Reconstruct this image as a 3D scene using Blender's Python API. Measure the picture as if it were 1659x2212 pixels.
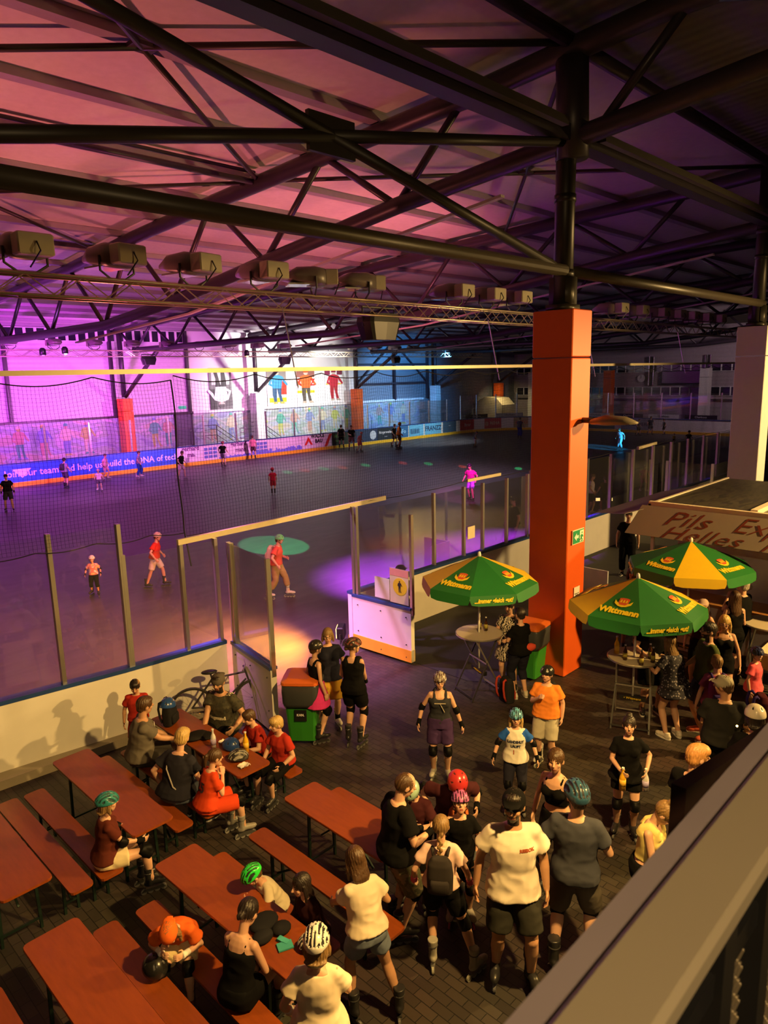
import bpy, math, random
from mathutils import Vector, Matrix, Euler, noise
from mathutils.bvhtree import BVHTree
random.seed(7)
for o in list(bpy.data.objects): bpy.data.objects.remove(o)
SC = bpy.context.scene
COL = SC.collection
V = Vector
# ---------------------------------------------------------------- camera
F, CX, CY, H = 1530.0, 829.5, 1106.0, 5.5
RM = Matrix(((0.69664865, -0.15257087, 0.70100127),
             (-0.71703532, -0.11639743, 0.68724958),
             (-0.02325952, -0.98141417, -0.19048681)))   # columns: camera right, down, forward in the world
cd = bpy.data.cameras.new('camera'); cam = bpy.data.objects.new('camera', cd); COL.objects.link(cam)
r_, d_, f_ = RM.col[0], RM.col[1], RM.col[2]
m4 = Matrix(((r_[0], -d_[0], -f_[0], 0), (r_[1], -d_[1], -f_[1], 0), (r_[2], -d_[2], -f_[2], H), (0, 0, 0, 1)))
cam.matrix_world = m4
cd.sensor_fit = 'VERTICAL'; cd.sensor_height = 36; cd.lens = F/2212*36
cd.clip_start = .05; cd.clip_end = 300
cd.dof.use_dof = True; cd.dof.focus_distance = 11; cd.dof.aperture_fstop = 8
SC.camera = cam
# ---------------------------------------------------------------- world, exposure
w = bpy.data.worlds.new('world'); SC.world = w; w.use_nodes = True
w.node_tree.nodes['Background'].inputs[0].default_value = (.85, .5, .45, 1)
w.node_tree.nodes['Background'].inputs[1].default_value = .012
SC.view_settings.view_transform = 'Standard'; SC.view_settings.look = 'None'
SC.view_settings.gamma = 1; SC.view_settings.use_curve_mapping = False
SC.view_settings.exposure = 0.0
SC.cycles.sample_clamp_indirect = 4; SC.cycles.max_bounces = 6; SC.cycles.diffuse_bounces = 3
SC.cycles.transparent_max_bounces = 24; SC.cycles.caustics_reflective = False; SC.cycles.caustics_refractive = False
def spot(name, loc, to, power, col, angle=90, blend=.6, rad=.15):
    l = bpy.data.lights.new(name, 'SPOT'); l.energy = power; l.color = col
    l.spot_size = math.radians(angle); l.spot_blend = blend; l.shadow_soft_size = rad
    o = bpy.data.objects.new(name, l); COL.objects.link(o); o.location = loc
    o.rotation_euler = (V(to)-V(loc)).to_track_quat('-Z', 'Y').to_euler()
    return o
def lamp(name, loc, power, col, rad=.05):
    l = bpy.data.lights.new(name, 'POINT'); l.energy = power; l.color = col; l.shadow_soft_size = rad
    o = bpy.data.objects.new(name, l); COL.objects.link(o); o.location = loc; return o
WARM = (1, .585, .165)
spot('balcony_flood_light', (4.3, .7, 6.3), (5.2, 5.6, 0), 2800, WARM, 76, .35, .10)
spot('balcony_flood_light', (13.5, -2.5, 6.2), (9.8, 5, 0), 5800, WARM, 92, .6, .12)
lamp('handrail_fill_light', (-.6, -1.6, 6.9), 380, (1, .66, .3), .12)  # added fill behind the camera, there only to brighten the handrail
spot('stall_flood_light', (22.5, -1.5, 5.6), (17.5, 7, 1.5), 5600, (1, .62, .22), 98, .6, .2)
spot('roof_wash_light', (5, 15, 3.3), (6, 17, 10), 1600, (1, .22, .19), 142, .5, .25)
spot('roof_wash_light', (17, 17, 3.3), (16, 22, 10), 2300, (1, .21, .23), 142, .5, .25)
spot('roof_wash_light', (10, 30, 4), (10, 32, 10), 900, (.6, .14, .9), 150, .5, .25)
spot('wall_wash_light', (8, 35, 3.6), (13, 45, 5.0), 6800, (.76, .05, 1), 120, .6, .25)
spot('wall_wash_light', (19, 36, 3.6), (20, 45, 5.4), 3800, (.9, .16, .95), 105, .7, .25)
spot('poster_wash_light', (34, 36, 7), (34.5, 45, 5.6), 8500, (1, .94, .90), 88, .7, .25)
spot('blue_wash_light', (47, 38, 7), (48.5, 45, 4.6), 6500, (.1, .42, 1), 90, .7, .2)
spot('board_wash_light', (30, 28, 6.5), (27, 41, .8), 9000, (1, .32, .75), 75, .8, .2)
spot('board_wash_light', (14, 27, 6.5), (15, 41, .8), 6500, (.85, .2, 1), 75, .8, .2)
spot('board_wash_light', (45, 30, 6.5), (44, 41, .8), 7000, (.7, .75, .8), 70, .8, .2)
spot('rink_purple_light', (12.5, 10.9, 6.5), (13.9, 12.7, 0), 42000, (.52, .06, 1), 46, .95, .08)
spot('rink_purple_light', (19.5, 10.9, 6.5), (18.5, 12.4, 0), 45000, (.58, .06, 1), 50, .95, .08)
spot('rink_purple_light', (8, 11, 6.6), (7, 17, 0), 1500, (1, .22, .44), 110, .9, .2)
spot('rink_purple_light', (4, 11, 6.6), (4, 16, 0), 1500, (1, .18, .36), 110, .9, .2)
spot('rink_soft_light', (30, 24, 7), (28, 26, 0), 2800, (.70, .5, .68), 140, .9, .3)
spot('rink_red_light', (19, 10.9, 6.5), (17.2, 14.6, 0), 9000, (1, .12, .03), 30, .9, .08)
spot('rink_green_light', (12.5, 11, 6.7), (13.8, 18.6, 0), 20000, (.05, 1, .35), 12, .2, .03)
spot('skater_blue_light', (41, 11.3, 6.7), (46.4, 22.4, .9), 30000, (.05, .5, 1), 9, .4, .05)
spot('skater_pink_light', (18, 11.3, 6.7), (24.3, 18.5, .9), 16000, (1, .06, .65), 13, .5, .05)
spot('gate_orange_light', (9.1, 10.85, 1.3), (6.4, 12.6, 0), 5200, (1, .31, .02), 130, .9, .06)
spot('gate_pink_light', (5.6, 11.2, 4.5), (7.4, 10.7, 0), 3200, (1, .25, .80), 70, .9, .1)
spot('gate_pink_light', (7.6, 11.6, 5.9), (9.5, 9.3, .8), 1500, (.8, .45, 1), 40, .8, .1)
spot('tent_light', (59.5, 41.6, 4.6), (62.4, 43.2, 1.5), 500, (1, .75, .35), 90, .6, .1)
for i_, (x_, y_) in enumerate(((25.6, 33), (26.7, 32.7), (27.9, 32.4), (28.9, 31.8), (30.5, 31.4), (32.6, 30.2), (33.2, 28.6), (33.3, 26), (34.4, 22.8))):
    spot('laser_dot_light', (16+i_*.5, 11.2, 7.2), (x_, y_, 0), 190000, ((.05, 1, .3) if i_ % 2 == 0 else (1, .1, .05)), 1.3, .3, .01)
spot('far_end_light', (58, 16, 7.5), (64, 24, 2), 1300, (.8, .55, .6), 130, .9, .3)
# ---------------------------------------------------------------- pixel rays to real points on known planes
def ray(px, py): return RM @ V((px-CX, py-CY, F))
def G(px, py, z=0):
    r = ray(px, py); t = (z-H)/r.z; return V((r.x*t, r.y*t, z))
def onY(px, py, Y):
    r = ray(px, py); t = Y/r.y; return V((r.x*t, Y, H+r.z*t))
def onX(px, py, X):
    r = ray(px, py); t = X/r.x; return V((X, r.y*t, H+r.z*t))
def hgt(px, py, p):
    r = ray(px, py); return H+r.z*math.hypot(p.x, p.y)/math.hypot(r.x, r.y)
# ---------------------------------------------------------------- materials
MC = {}
def mat(name, col, rough=.6, metal=0, var=.12, scale=6, bump=0, emit=0, coords='Object', spec=.5, stretch=None):
    if name in MC: return MC[name]
    m = bpy.data.materials.new(name); m.use_nodes = True; nt = m.node_tree; N = nt.nodes; L = nt.links
    b = N['Principled BSDF']; b.inputs['Roughness'].default_value = rough; b.inputs['Metallic'].default_value = metal
    b.inputs['Specular IOR Level'].default_value = spec
    c = (*col, 1)
    tc = N.new('ShaderNodeTexCoord'); nz = N.new('ShaderNodeTexNoise'); nz.inputs['Scale'].default_value = scale
    nz.inputs['Detail'].default_value = 4
    if stretch:
        mp = N.new('ShaderNodeMapping'); mp.inputs['Scale'].default_value = stretch
        L.new(tc.outputs[coords], mp.inputs[0]); L.new(mp.outputs[0], nz.inputs['Vector'])
    else: L.new(tc.outputs[coords], nz.inputs['Vector'])
    mx = N.new('ShaderNodeMix'); mx.data_type = 'RGBA'
    mx.inputs[6].default_value = tuple(max(0, v*(1-var)) for v in col)+(1,)
    mx.inputs[7].default_value = tuple(min(1, v*(1+var)) for v in col)+(1,)
    L.new(nz.outputs['Fac'], mx.inputs[0]); L.new(mx.outputs[2], b.inputs['Base Color'])
    if bump:
        bp = N.new('ShaderNodeBump'); bp.inputs['Strength'].default_value = bump; bp.inputs['Distance'].default_value = .02
        L.new(nz.outputs['Fac'], bp.inputs['Height']); L.new(bp.outputs[0], b.inputs['Normal'])
    if emit:
        b.inputs['Emission Color'].default_value = c; b.inputs['Emission Strength'].default_value = emit
    MC[name] = m; return m
def nodes_of(m): return m.node_tree.nodes, m.node_tree.links, m.node_tree.nodes['Principled BSDF']
def brick_mat():
    m = mat('paving_brick', (.10, .085, .07), .55); N, L, b = nodes_of(m)
    tc = N.new('ShaderNodeTexCoord'); mp = N.new('ShaderNodeMapping'); mp.inputs['Rotation'].default_value = (0, 0, math.radians(90))
    br = N.new('ShaderNodeTexBrick'); br.inputs['Scale'].default_value = 1
    br.inputs['Brick Width'].default_value = .20; br.inputs['Row Height'].default_value = .10
    br.inputs['Mortar Size'].default_value = .005; br.inputs['Mortar Smooth'].default_value = .3
    br.inputs['Color1'].default_value = (.064, .050, .040, 1); br.inputs['Color2'].default_value = (.038, .030, .025, 1); br.inputs['Mortar'].default_value = (.008, .007, .006, 1)
    nz = N.new('ShaderNodeTexNoise'); nz.inputs['Scale'].default_value = .9; nz.inputs['Detail'].default_value = 6
    mx = N.new('ShaderNodeMix'); mx.data_type = 'RGBA'; mx.blend_type = 'MULTIPLY'; mx.inputs[0].default_value = .6
    L.new(tc.outputs['Object'], mp.inputs[0]); L.new(mp.outputs[0], br.inputs['Vector']); L.new(tc.outputs['Object'], nz.inputs['Vector'])
    L.new(br.outputs['Color'], mx.inputs[6]); L.new(nz.outputs['Color'], mx.inputs[7]); L.new(mx.outputs[2], b.inputs['Base Color'])
    bp = N.new('ShaderNodeBump'); bp.inputs['Strength'].default_value = .5; bp.inputs['Distance'].default_value = .01; bp.invert = True
    L.new(br.outputs['Fac'], bp.inputs['Height']); L.new(bp.outputs[0], b.inputs['Normal']); return m
def rib_mat(name, col, axis, period, rough=.5, depth=.5):
    m = mat(name, col, rough); N, L, b = nodes_of(m)
    tc = N.new('ShaderNodeTexCoord'); wv = N.new('ShaderNodeTexWave'); wv.bands_direction = axis
    wv.inputs['Scale'].default_value = 2*math.pi/period/20; wv.wave_profile = 'SIN'
    bp = N.new('ShaderNodeBump'); bp.inputs['Strength'].default_value = depth; bp.inputs['Distance'].default_value = .03
    L.new(tc.outputs['Object'], wv.inputs['Vector']); L.new(wv.outputs['Fac'], bp.inputs['Height']); L.new(bp.outputs[0], b.inputs['Normal']); return m
def glass_mat(name, tint=(.96, .98, .97), rough=.03, spec=.12):
    if name in MC: return MC[name]
    m = bpy.data.materials.new(name); m.use_nodes = True; N = m.node_tree.nodes; L = m.node_tree.links
    N.remove(N['Principled BSDF']); out = N['Material Output']
    t = N.new('ShaderNodeBsdfTransparent'); t.inputs[0].default_value = (*tint, 1)
    g = N.new('ShaderNodeBsdfGlossy'); g.inputs['Roughness'].default_value = rough
    df = N.new('ShaderNodeBsdfDiffuse'); df.inputs[0].default_value = (.8, .8, .8, 1)
    lw = N.new('ShaderNodeLayerWeight'); lw.inputs[0].default_value = .25
    mt = N.new('ShaderNodeMath'); mt.operation = 'MULTIPLY_ADD'; mt.inputs[1].default_value = .5; mt.inputs[2].default_value = spec*.35
    mx = N.new('ShaderNodeMixShader'); m2 = N.new('ShaderNodeMixShader'); m2.inputs[0].default_value = .014
    L.new(lw.outputs['Fresnel'], mt.inputs[0]); L.new(mt.outputs[0], mx.inputs[0]); L.new(t.outputs[0], mx.inputs[1]); L.new(g.outputs[0], mx.inputs[2])
    L.new(mx.outputs[0], m2.inputs[1]); L.new(df.outputs[0], m2.inputs[2]); L.new(m2.outputs[0], out.inputs[0])
    MC[name] = m; return m
def blotch_mat(name, cols, scale, rough=.8, kind='noise', stretch=None, dist=0.0):
    "procedural pattern with hard colour steps (camouflage, prints, murals)"
    if name in MC: return MC[name]
    m = mat(name, cols[0], rough); N, L, b = nodes_of(m)
    tc = N.new('ShaderNodeTexCoord'); mp = N.new('ShaderNodeMapping')
    if stretch: mp.inputs['Scale'].default_value = stretch
    if kind == 'voronoi':
        t = N.new('ShaderNodeTexVoronoi'); t.inputs['Scale'].default_value = scale; o = t.outputs['Color']
    elif kind == 'dots':
        t = N.new('ShaderNodeTexVoronoi'); t.inputs['Scale'].default_value = scale; o = t.outputs['Distance']
    elif kind == 'wave':
        t = N.new('ShaderNodeTexWave'); t.inputs['Scale'].default_value = scale; t.inputs['Distortion'].default_value = dist; t.inputs['Detail Scale'].default_value = 1.5; o = t.outputs['Fac']
    else:
        t = N.new('ShaderNodeTexNoise'); t.inputs['Scale'].default_value = scale; t.inputs['Detail'].default_value = 3; t.inputs['Distortion'].default_value = dist; o = t.outputs['Fac']
    cr = N.new('ShaderNodeValToRGB'); cr.color_ramp.interpolation = 'CONSTANT'; e = cr.color_ramp.elements
    n = len(cols); lo, hi = (.3, .7) if kind == 'noise' else (0, 1)
    e[0].position = 0; e[0].color = (*cols[0], 1); e[1].position = lo+(hi-lo)/n; e[1].color = (*cols[1], 1)
    for i in range(2, n):
        q = e.new(lo+(hi-lo)*i/n); q.color = (*cols[i], 1)
    L.new(tc.outputs['Object'], mp.inputs[0]); L.new(mp.outputs[0], t.inputs['Vector']); L.new(o, cr.inputs[0]); L.new(cr.outputs[0], b.inputs['Base Color']); return m
# ---------------------------------------------------------------- mesh builder
def frame(d):
    d = V(d).normalized(); a = V((0, 0, 1)) if abs(d.z) < .95 else V((0, 1, 0))
    x = d.cross(a).normalized(); return x, x.cross(d).normalized(), d
class MB:
    def __init__(s): s.v = []; s.f = []; s.m = []
    def add(s, vs, fs, m=0):
        o = len(s.v); s.v += [tuple(v) for v in vs]; s.f += [tuple(i+o for i in f) for f in fs]; s.m += [m]*len(fs)
    def box(s, c, size, rot=None, m=0, bev=0):
        a, b, d = size[0]/2, size[1]/2, size[2]/2; c = V(c)
        if bev:
            vs = []
            for z, i in ((-d, bev), (-d+bev, 0), (d-bev, 0), (d, bev)):
                A, B = a-i, b-i
                vs += [(-A, -B+bev, z), (-A+bev, -B, z), (A-bev, -B, z), (A, -B+bev, z), (A, B-bev, z), (A-bev, B, z), (-A+bev, B, z), (-A, B-bev, z)]
            fs = [tuple(range(7, -1, -1)), tuple(range(24, 32))]
            for k in range(3):
                for j in range(8): fs.append((k*8+j, k*8+(j+1) % 8, k*8+8+(j+1) % 8, k*8+8+j))
        else:
            vs = [(x, y, z) for z in (-d, d) for x, y in ((-a, -b), (a, -b), (a, b), (-a, b))]
            fs = [(3, 2, 1, 0), (4, 5, 6, 7), (0, 1, 5, 4), (1, 2, 6, 5), (2, 3, 7, 6), (3, 0, 4, 7)]
        vs = [V(v) for v in vs]
        if rot is not None: vs = [rot @ v for v in vs]
        s.add([v+c for v in vs], fs, m); return s
    def bb(s, x0, x1, y0, y1, z0, z1, m=0, bev=0):
        return s.box(((x0+x1)/2, (y0+y1)/2, (z0+z1)/2), (x1-x0, y1-y0, z1-z0), None, m, bev)
    def beam(s, a, b, w, h, m=0):
        a, b = V(a), V(b); x, y, d = frame(b-a); vs = []
        for p in (a, b): vs += [p-x*w/2-y*h/2, p+x*w/2-y*h/2, p+x*w/2+y*h/2, p-x*w/2+y*h/2]
        s.add(vs, [(3, 2, 1, 0), (4, 5, 6, 7), (0, 1, 5, 4), (1, 2, 6, 5), (2, 3, 7, 6), (3, 0, 4, 7)], m); return s
    def path(s, pts, r, n=8, m=0, closed=False):
        pts = [V(p) for p in pts]; k = len(pts); vs = []; rr = r if isinstance(r, (list, tuple)) else [r]*k
        px = None
        for i, p in enumerate(pts):
            if closed: t = pts[(i+1) % k]-pts[i-1]
            else: t = pts[min(i+1, k-1)]-pts[max(i-1, 0)]
            t.normalize()
            if px is None: px = frame(t)[0]
            px = (px-t*px.dot(t)).normalized(); y = t.cross(px)
            for j in range(n):
                a = 2*math.pi*j/n; vs.append(p+(px*math.cos(a)+y*math.sin(a))*rr[i])
        fs = []
        for i in range(k if closed else k-1):
            q = (i+1) % k
            for j in range(n): fs.append((i*n+j, i*n+(j+1) % n, q*n+(j+1) % n, q*n+j))
        if not closed: fs += [tuple(range(n-1, -1, -1)), tuple(range((k-1)*n, k*n))]
        s.add(vs, fs, m); return s
    def tube(s, a, b, r, r2=None, n=10, m=0): return s.path([a, b], [r, r if r2 is None else r2], n, m)
    def ell(s, c, rad, rot=None, nu=14, nv=9, m=0):
        c = V(c); vs = [V((0, 0, rad[2]))]
        for i in range(1, nv):
            ph = math.pi*i/nv
            for j in range(nu):
                a = 2*math.pi*j/nu; vs.append(V((rad[0]*math.sin(ph)*math.cos(a), rad[1]*math.sin(ph)*math.sin(a), rad[2]*math.cos(ph))))
        vs.append(V((0, 0, -rad[2]))); e = len(vs)-1
        fs = [(0, 1+j, 1+(j+1) % nu) for j in range(nu)]
        for i in range(nv-2):
            for j in range(nu): fs.append((1+i*nu+j, 1+(i+1)*nu+j, 1+(i+1)*nu+(j+1) % nu, 1+i*nu+(j+1) % nu))
        q = 1+(nv-2)*nu
        fs += [(q+(j+1) % nu, q+j, e) for j in range(nu)]
        if rot is not None: vs = [rot @ v for v in vs]
        s.add([v+c for v in vs], fs, m); return s
    def cap(s, a, b, ra, rb, n=10):        # tapered capsule
        a, b = V(a), V(b); s.path([a, b], [ra, rb], n); s.ell(a, (ra,)*3, None, n, 6); s.ell(b, (rb,)*3, None, n, 6); return s
    def loft(s, secs, n=16, m=0, p=2.0):   # secs: (centre, right, fwd, rx, ry)
        vs = []
        for c, x, y, rx, ry in secs:
            for j in range(n):
                a = 2*math.pi*j/n; ca, sa = math.cos(a), math.sin(a)
                vs.append(V(c)+V(x)*rx*math.copysign(abs(ca)**(2/p), ca)+V(y)*ry*math.copysign(abs(sa)**(2/p), sa))
        k = len(secs); fs = []
        for i in range(k-1):
            for j in range(n): fs.append((i*n+j, i*n+(j+1) % n, (i+1)*n+(j+1) % n, (i+1)*n+j))
        fs += [tuple(range(n-1, -1, -1)), tuple(range((k-1)*n, k*n))]
        s.add(vs, fs, m); return s
    def lathe(s, prof, c=(0, 0, 0), n=20, m=0):
        return s.loft([(V(c)+V((0, 0, z)), (1, 0, 0), (0, 1, 0), max(r, .0005), max(r, .0005)) for r, z in prof], n, m)
    def prism(s, pts, o, u, v, t, m=0):    # 2-D outline pushed to thickness t along u x v
        o, u, v = V(o), V(u), V(v); w_ = u.cross(v).normalized()*t; k = len(pts)
        a = [o+u*p[0]+v*p[1] for p in pts]; s.add(a+[q+w_ for q in a], [tuple(range(k-1, -1, -1)), tuple(range(k, 2*k))]+[(i, (i+1) % k, k+(i+1) % k, k+i) for i in range(k)], m); return s
    def mesh(s, name, mats, smooth=False):
        me = bpy.data.meshes.new(name); me.from_pydata(s.v, [], s.f); me.validate()
        for q in (mats if isinstance(mats, (list, tuple)) else [mats]): me.materials.append(q)
        if len(me.polygons) == len(s.m): me.polygons.foreach_set('material_index', s.m)
        if smooth: me.polygons.foreach_set('use_smooth', [True]*len(me.polygons))
        me.update(); return me
    def build(s, name, mats, parent=None, smooth=False, loc=None):
        return link(name, s.mesh(name, mats, smooth), parent, loc)
def link(name, me, parent=None, loc=None):
    o = bpy.data.objects.new(name, me); COL.objects.link(o)
    if parent is not None: o.parent = parent
    if loc is not None: o.location = loc
    return o
def flatnorm(o):
    import bmesh
    b = bmesh.new(); b.from_mesh(o.data); bmesh.ops.recalc_face_normals(b, faces=b.faces); b.to_mesh(o.data); b.free(); return o
def thing(name, label, cat, loc=(0, 0, 0), rz=0, group=None):
    o = bpy.data.objects.new(name, None); COL.objects.link(o); o.location = loc; o.rotation_euler = (0, 0, rz)
    o.empty_display_size = .1; return tag(o, label, cat, group)
def tag(o, label, cat, group=None):
    o['label'] = label; o['category'] = cat
    if group: o['group'] = group
    return o
def struct(o): o['kind'] = 'structure'; return o
def dup(root, loc=None, rz=None, label=None, group=None, parent=None):
    r = root.copy(); COL.objects.link(r)
    if parent is not None: r.parent = parent
    if loc is not None: r.location = loc
    if rz is not None: r.rotation_euler = (0, 0, rz)
    if label: r['label'] = label
    if group: r['group'] = group
    for ch in root.children:
        dup(ch, parent=r)
    return r
TMP = bpy.data.scenes.new('workbench')
def text_mesh(txt, size, ext=.002, shear=0, bold=0, align='CENTER', space=1.0):
    c = bpy.data.curves.new('txt', 'FONT'); c.body = txt; c.size = size; c.extrude = ext; c.shear = shear; c.offset = bold
    c.align_x = align; c.align_y = 'CENTER'; c.space_character = space; c.resolution_u = 2
    o = bpy.data.objects.new('txt', c); TMP.collection.objects.link(o); TMP.view_layers[0].update(); dg = TMP.view_layers[0].depsgraph
    me = bpy.data.meshes.new_from_object(o.evaluated_get(dg)); bpy.data.objects.remove(o); bpy.data.curves.remove(c); return me
def text(name, txt, size, o, u, v, m, parent=None, off=.004, **k):
    "lettering laid on the plane o,u,v"
    sx = k.pop('sx', 1); me = text_mesh(txt, size, **k); u, v = V(u).normalized(), V(v).normalized(); nn = u.cross(v)
    for q in me.vertices: q.co = V(o)+u*q.co.x*sx+v*q.co.y+nn*(q.co.z+off)
    me.materials.clear(); me.materials.append(m); return link(name, me, parent)
def remesh(mb, voxel, smooth_it=3, fac=.5):
    me = mb.mesh('t', []); o = bpy.data.objects.new('t', me); TMP.collection.objects.link(o)
    a = o.modifiers.new('r', 'REMESH'); a.mode = 'VOXEL'; a.voxel_size = voxel; a.use_smooth_shade = True
    if smooth_it:
        b = o.modifiers.new('s', 'SMOOTH'); b.factor = fac; b.iterations = smooth_it
    TMP.view_layers[0].update(); dg = TMP.view_layers[0].depsgraph
    r = bpy.data.meshes.new_from_object(o.evaluated_get(dg)); bpy.data.objects.remove(o); bpy.data.meshes.remove(me)
    r.materials.clear(); return r
# ---------------------------------------------------------------- palette
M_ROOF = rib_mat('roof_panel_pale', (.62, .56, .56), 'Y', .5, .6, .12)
M_ROOFD = rib_mat('roof_sheet_shade_toned', (.16, .15, .15), 'X', .3, .6, .6)  # corrugated sheet; shade beyond the pink light is put into its darker colour
M_PURL = mat('purlin_grey', (.30, .26, .30), .5)
M_STEEL = mat('truss_paint_dark', (.045, .035, .045), .38, .2)
M_COLD = mat('column_dark', (.030, .026, .02), .4, .2)
M_ORANGE = mat('pillar_orange', (.76, .115, .012), .5, var=.06, scale=3)
M_WHITEP = mat('pillar_white', (.78, .76, .72), .55, var=.05)
M_ALU = mat('aluminium', (.72, .70, .66), .28, .9, var=.08)
M_BAR = mat('painted_bar_cream', (.75, .66, .45), .4, .3)
M_BOARD = mat('board_white', (.80, .78, .72), .38, var=.08, scale=3)
M_BLUE = mat('rail_cap_blue', (.02, .06, .22), .35)
M_YEL = mat('kick_strip_yellow', (.85, .50, .03), .4)
M_GLASS = glass_mat('rink_glass')
M_BLACK = mat('black_plastic', (.012, .012, .013), .4)
M_DARK = mat('dark_grey_metal', (.06, .06, .06), .45, .4)
M_WHITE = mat('white_paint', (.8, .8, .78), .5)
M_NET = mat('net_cord_black', (.01, .01, .012), .8)
M_INK = mat('ink_black', (.01, .01, .01), .6)
M_FLOOR = mat('rink_asphalt', (.066, .060, .062), .46, var=.55, scale=1.1, bump=.15, stretch=(1, 3, 1)); MC['rink_asphalt'].node_tree.nodes['Principled BSDF'].inputs['Specular IOR Level'].default_value = .4
M_MAT = mat('rubber_mat_dark', (.030, .030, .032), .7, var=.2, scale=3, bump=.2)
M_PAV = brick_mat()
# ---------------------------------------------------------------- floor, mats
struct(MB().bb(-8, 9.6, -8, 10.3, -.2, 0).bb(9.6, 66, -8, 6.2, -.2, 0).build('floor', M_PAV))
q = MB(); q.prism([(9.6, 10.3), (9.62, 7.4), (10, 6.75), (12.1, 6.2), (66, 6.2), (66, 10.3)], (0, 0, .002), (1, 0, 0), (0, 1, 0), -.2)
struct(flatnorm(q.build('trim_1', M_MAT)))
q = MB().bb(9.6, 12.1, 6.2, 7.4, -.2, -.004); struct(q.build('floor', M_PAV))
struct(MB().bb(-8, 64, 10.3, 46, -.2, 0).bb(6, 9.5, 9.85, 10.3, -.1, .003).build('floor', M_FLOOR))
q = MB(); q.prism([(-2, 10.1), (-2, 10.95), (6.2, 10.0), (6.2, 9.75), (2.4, 10.05)], (0, 0, 0), (1, 0, 0), (0, 1, 0), .13)
struct(flatnorm(q.build('trim_2', mat('concrete_step', (.30, .26, .2), .7, bump=.2))))
# ---------------------------------------------------------------- roof
def lerp(tab, y):
    for (a, b), (c, d) in zip(tab, tab[1:]):
        if y <= c: return b+(d-b)*(y-a)/(c-a)
    return tab[-1][1]
ZT = [(-9, 10.7), (5, 10.65), (8.7, 10.4), (12.6, 10.25), (17.15, 10.05), (21.8, 9.8), (27, 9.4), (47, 8.5)]
ZB = [(-9, 9.95), (1.5, 9.7), (6.5, 9.2), (10.4, 8.85), (15, 8.3), (19.4, 7.75), (24, 7.35), (47, 7.35)]
def roofsheet(name, ys, x0, x1, m):
    q = MB()
    for a, b in zip(ys, ys[1:]):
        za, zb = lerp(ZT, a)+.34, lerp(ZT, b)+.34
        q.add([(x0, a, za), (x1, a, za), (x1, b, zb), (x0, b, zb), (x0, a, za+.2), (x1, a, za+.2), (x1, b, zb+.2), (x0, b, zb+.2)],
              [(3, 2, 1, 0), (4, 5, 6, 7), (0, 1, 5, 4), (1, 2, 6, 5), (2, 3, 7, 6), (3, 0, 4, 7)])
    return struct(q.build(name, m))
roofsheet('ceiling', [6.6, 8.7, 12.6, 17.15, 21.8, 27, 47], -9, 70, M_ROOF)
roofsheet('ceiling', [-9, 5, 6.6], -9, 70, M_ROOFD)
for i in range(17):
    y = 8.65+2.27*i; z = lerp(ZT, y)+.26
    o = MB().bb(-9, 69, y-.13, y+.13, z-.07, z+.08).build('roof_purlin', M_PURL)
    tag(o, 'grey flat purlin running along the underside of the pale roof', 'roof beam', 'purlins under the roof')
for i, y in enumerate((-3, 0, 3)):
    z = lerp(ZT, y)+.26
    tag(MB().bb(-9, 69, y-.1, y+.1, z-.07, z+.08).build('roof_purlin', M_STEEL), 'dark purlin under the shade-toned roof sheets above the balcony side', 'roof beam', 'purlins over the balcony side')
# main trusses across the hall
LOW = [1.5, 6.0, 10.4, 14.9, 19.4, 24, 28.6, 33.2, 37.8, 42.4]; UP = [-.4, 4.6, 8.7, 12.6, 17.15, 21.8, 26.4, 31, 35.6, 40.2, 44.4]
order = ['nearest', 'second nearest', 'third', 'fourth', 'fifth', 'farthest']
for k in range(6):
    X = 11.2+10.4*k; n = 12 if k < 2 else 8
    t = thing('roof_truss', 'dark tubular steel roof truss across the hall, '+order[k]+' from the balcony', 'truss', (X, 6.5, 0), 0, 'roof trusses')
    def L(y, tab): return V((0, y-6.5, lerp(tab, y)))
    MB().path([L(y, ZT) for y in (-8, 5, 8.7, 12.6, 17.15, 21.8, 27, 45)], .19, n).build('top_chord', M_STEEL, t, True)
    MB().path([L(y, ZB) for y in (-8, 1.5, 6.5, 10.4, 15, 19.4, 24, 29, 34, 42.6)], .165, n).build('bottom_chord', M_STEEL, t, True)
    for i, yl in enumerate(LOW):
        for yu in (UP[i], UP[i+1]):
            MB().tube(L(yl, ZB), L(yu, ZT), .075, n=8).build('web_member', M_STEEL, t, True)
    MB().path([L(6.5, ZB)-V((0, .05, .3)), L(6.5, ZB)+V((0, 0, 1.2))], .26, 12).build('joint_sleeve', M_STEEL, t, True)
    if k < 3:      # pale cable tray under the bottom chord
        tr = MB()
        for a, b in ((8, 19), (19, 27)): tr.beam(L(a, ZB)+V((.25, 0, -.42)), L(b, ZB)+V((.25, 0, -.42)), .12, .05)
        tr.build('cable_tray', mat('tray_pale', (.5, .42, .45), .5), t)
    # strut and column standing on the far pillar
    MB().tube((0, 38, 4.45), (0, 38, 8.6), .16).build('column', M_STEEL, t, True)
    MB().tube((0, 37.8, 4.5), (0, 33, 7.35), .13).build('strut', M_STEEL, t, True)
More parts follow.
